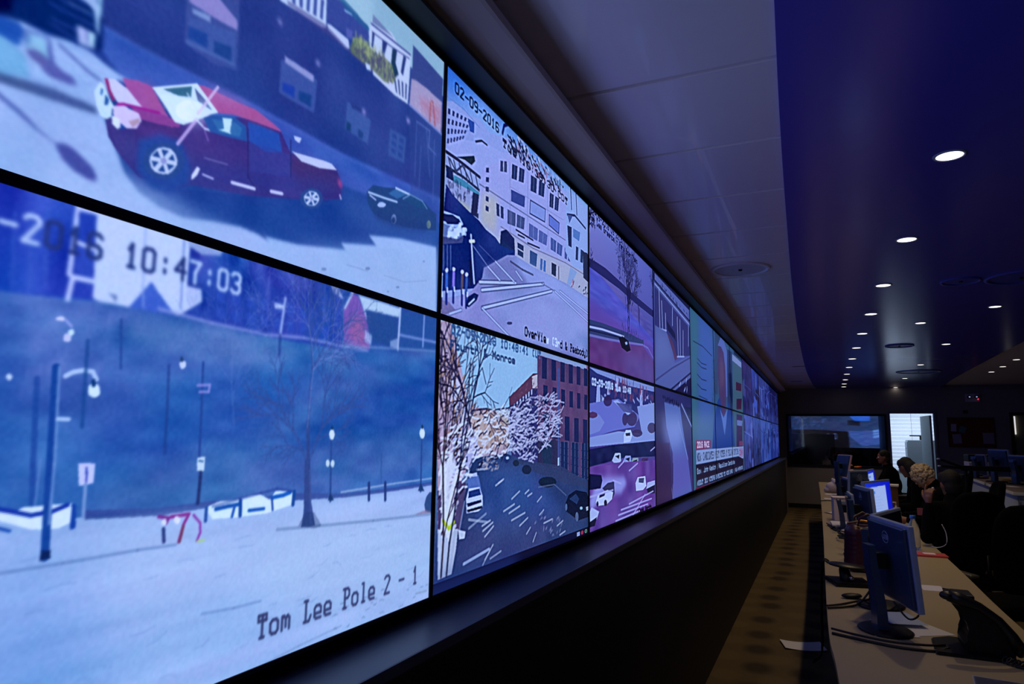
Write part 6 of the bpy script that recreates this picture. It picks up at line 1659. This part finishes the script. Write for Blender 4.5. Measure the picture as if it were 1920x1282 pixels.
def person(label, root, seat, head, face, sh, handL, handR, elL, elR, skin, cloth, hair, vox=.009, lean=0, legs=True, hairm=None, palmL=(1, 0, 0), palmR=(1, 0, 0), pinch=False, dL=None, dR=None, fd=(-1, 0)):
    t = thing('person', label, 'person', (root[0], root[1], 0)); O = (root[0], root[1], 0)
    hd = Vector(head); f = Vector(face).normalized(); upv = (Vector((0, 0, 1))-f*f.z).normalized(); lf = upv.cross(f)
    Mh = Matrix((( lf.x, f.x, upv.x, 0), (lf.y, f.y, upv.y, 0), (lf.z, f.z, upv.z, 0), (0, 0, 0, 1)))   # head axes: x=left, y=forward, z=up
    def hp(x, y, z): return hd+lf*x+f*y+upv*z
    neck = Vector(sh)+Vector((0, 0, .05)); F = Vector((*fd, 0)).normalized(); Lv = Vector((-F.y, F.x, 0)); sL, sR = Vector(sh)+Lv*.175, Vector(sh)-Lv*.175
    b = MB(); b.ball(hd, (.073, .092, .105), Mh, 20, 14); b.ball(hp(0, .022, -.055), (.056, .066, .062), Mh); b.cap(hp(0, .088, .004), hp(0, .104, -.026), .008, .0135, 8)   # skull, jaw, nose
    b.ball(hp(0, .078, -.062), (.024, .016, .006), Mh, 10, 6); b.ball(hp(0, .078, -.072), (.020, .014, .006), Mh, 10, 6); b.ball(hp(0, .070, -.098), (.022, .018, .016), Mh, 10, 6)      # lips, chin
    b.ball(hp(0, .078, .028), (.050, .014, .009), Mh, 12, 6)
    for s_ in (-1, 1): b.ball(hp(s_*.072, -.005, -.015), (.010, .019, .032), Mh, 10, 8); b.ball(hp(s_*.032, .070, -.020), (.020, .018, .016), Mh, 10, 6)
    b.cap(hp(0, -.022, -.07), neck, .054, .060); 
    # forearms / hands continue the same body
    for (S, E, Wr, pl, dd, sd) in ((sL, elL, handL, palmL, dL, 1), (sR, elR, handR, palmR, dR, -1)):
        b.cap(lerp(S, E, .35), E, .032, .030); b.cap(E, Wr, .030, .023); d = (Vector(dd) if dd else Vector(Wr)-Vector(E)); add_hand(b, Wr, d, pl, .55 if not pinch else .62, sd, pinch and sd == 1)
    hip = Vector(seat)+Vector((0, 0, .10)); b.cap(lerp(neck, hip, .2), hip, .07, .10); b.cap(lerp(neck, hip, .22)+(sL-sR)*.3, lerp(neck, hip, .22)-(sL-sR)*.3, .05, .05); [b.cap(lerp(neck, hip, .22)+(S-(sL+sR)/2)*.6, lerp(S, E, .36), .035, .035) for S, E in ((sL, elL), (sR, elR))]
    fuse('body', b, skin, min(vox, .006) if pinch else vox, t, O, None, 2)
    c = MB(); mid = lerp(sh, hip, .5)
    MF = Matrix(((F.x, Lv.x, 0, 0), (F.y, Lv.y, 0, 0), (0, 0, 1, 0), (0, 0, 0, 1))); c.ball(lerp(sh, hip, .22), (.135, .195, .18), MF).ball(mid, (.135, .175, .18), MF).ball(hip, (.15, .19, .14), MF); c.cap(lerp(sL, sR, .08), lerp(sL, sR, .92), .078, .078); c.cap(neck+Vector((0, 0, -.06)), lerp(neck+Vector((0, 0, .0)), hp(0, -.022, -.07), .45), .105, .068)
    for (S, E, Wr) in ((sL, elL, handL), (sR, elR, handR)):
        c.cap(S, E, .074, .056); c.cap(E, lerp(E, Wr, .92), .054, .040)
    fuse('shirt', c, cloth, .011, t, O, None, 4)
    if legs:
        for s_ in (-1, 1):
            g = MB(); st_ = Vector((seat[0], seat[1], 0)); hj = hip+Lv*s_*.09-Vector((0, 0, .02)); kn = st_+F*.43+Lv*s_*.12+Vector((0, 0, .50)); an = st_+F*.42+Lv*s_*.13+Vector((0, 0, .10))
            g.cap(hj, kn, .085, .062); g.cap(kn, an, .060, .045); fuse('trouser_leg', g, M_navy, .012, t, O)
            MB().ball(an+F*.07-Vector((0, 0, .055)), (.135, .045, .045), MF).build('shoe', M_black, t, True).matrix_parent_inverse = Matrix.Translation(-Vector(O))
    h = MB()
    if hair == 'curly':
        h.ball(hp(0, -.02, .015), (.090, .100, .112), Mh); rs = random.Random(9)
        for _ in range(420):
            v = Vector((rs.gauss(0, 1), rs.gauss(0, 1), rs.gauss(0, 1))).normalized()
            if v.y > .6 and v.z < .2: continue
            if v.z < -.95: continue
            h.ball(hp(v.x*.096, -.02+v.y*.106, .012+v.z*.118), rs.uniform(.008, .015), None, 8, 6)
        fuse('hair', h, hairm or M_blond, .0045, t, O, 'thick curly hair', 2, .006)
    else:
        h.ball(hp(0, -.014, .026), (.079, .094, .096), Mh).ball(hp(0, -.046, -.035), (.070, .058, .088), Mh)
        if hair == 'bun': h.ball(hp(0, -.12, .05), .04)
        if hair == 'long': h.cap(hp(0, -.06, -.02), hp(0, -.075, -.16), .075, .07)
        for s_ in (-1, 1): h.ball(hp(s_*.055, .01, .05), (.028, .05, .05), Mh)
        fuse('hair', h, hairm or M_hair, .007, t, O, None, 2)
    for s_ in (-1, 1): MB().ball(hp(s_*.031, .080, -.004), .0125, None, 12, 8).build('eye', mat('eye_white', 0xd8d4d0, .2), t, True).matrix_parent_inverse = Matrix.Translation(-Vector(O))
    return t
# nearest seated man, hand raised, pinching something between finger and thumb
t = person('person in dark uniform with short black hair, nearest, holding up one hand', (1.86, 6.75), (1.86, 6.75, .50), (1.845, 6.90, 1.235), (-.25, .95, -.15), (1.845, 6.82, 1.02), (1.64, 6.60, 1.083), (1.86, 7.14, .70), (1.612, 6.55, .82), (2.03, 6.96, .80), M_skin2, M_navy, 'short', .008, palmL=(.6, .8, 0), pinch=True, dL=(.05, .05, 1), fd=(-.45, .89))
o = MB().tube([(1.84+.078*math.cos(a), 6.83+.078*math.sin(a), 1.10+.02*math.sin(a)) for a in [k*.3-2.6 for k in range(15)]], .006, 8).build('collar', mat('pale_collar', 0xb0acc4, .8), t, True); o.matrix_parent_inverse = Matrix.Translation((-1.86, -6.75, 0)); o['label'] = 'pale shirt collar'
o = MB().ball((1.683, 6.645, 1.205), .011).build('white_capsule', M_white, None, True); tag(o, 'tiny white object pinched between finger and thumb', 'object')
t = person('person with thick blond curly hair bending over the desk', (2.05, 8.15), (2.10, 8.2, .50), (1.79, 8.22, 1.225), (-.35, .45, -.80), (1.92, 8.16, 1.06), (1.62, 8.02, .80), (1.60, 8.40, .80), (1.80, 7.93, .80), (1.80, 8.47, .82), M_skin, M_navy, 'curly', .009)
o = MB().box(-.03, .03, -.004, .004, -.035, .035, .003).build('shoulder_patch', mat('pink_patch', 0xb06070, .8), t); o.location = (1.72-2.05, 7.90-8.15, .90); o['label'] = 'pink sleeve patch'
person('person with long dark hair, hunched, between the blond head and the doorway', (2.10, 9.9), (2.08, 9.9, .50), (1.80, 9.80, 1.27), (-.5, .6, -.4), (1.90, 9.84, 1.06), (1.66, 9.7, .79), (1.66, 10.05, .79), (1.86, 9.60, .80), (1.86, 10.12, .82), M_skin2, M_navy, 'long', .01)
person('person with short dark hair seen in profile before the glass window', (1.98, 13.3), (1.98, 13.3, .50), (1.80, 13.2, 1.31), (-1, -.05, -.05), (1.87, 13.25, 1.08), (1.50, 13.1, .80), (1.50, 13.45, .80), (1.72, 13.0, .82), (1.72, 13.5, .82), M_skin2, M_navy, 'short', .01)
FA = lambda x, y: math.atan2(y, x)-math.pi/2
chair(1.86, 6.75, FA(-.45, .89), 'black office chair carrying the nearest seated person')
chair(2.16, 8.2, math.pi/2, 'black office chair under the blond curly-haired person')
chair(2.18, 9.9, math.pi/2, 'black office chair of the hunched long-haired person')
chair(2.06, 13.3, math.pi/2, 'black office chair of the person before the glass window')
chair(1.97, 5.85, FA(-.45, .89), 'empty black high-backed chair at the right edge of the picture', hb=.60)
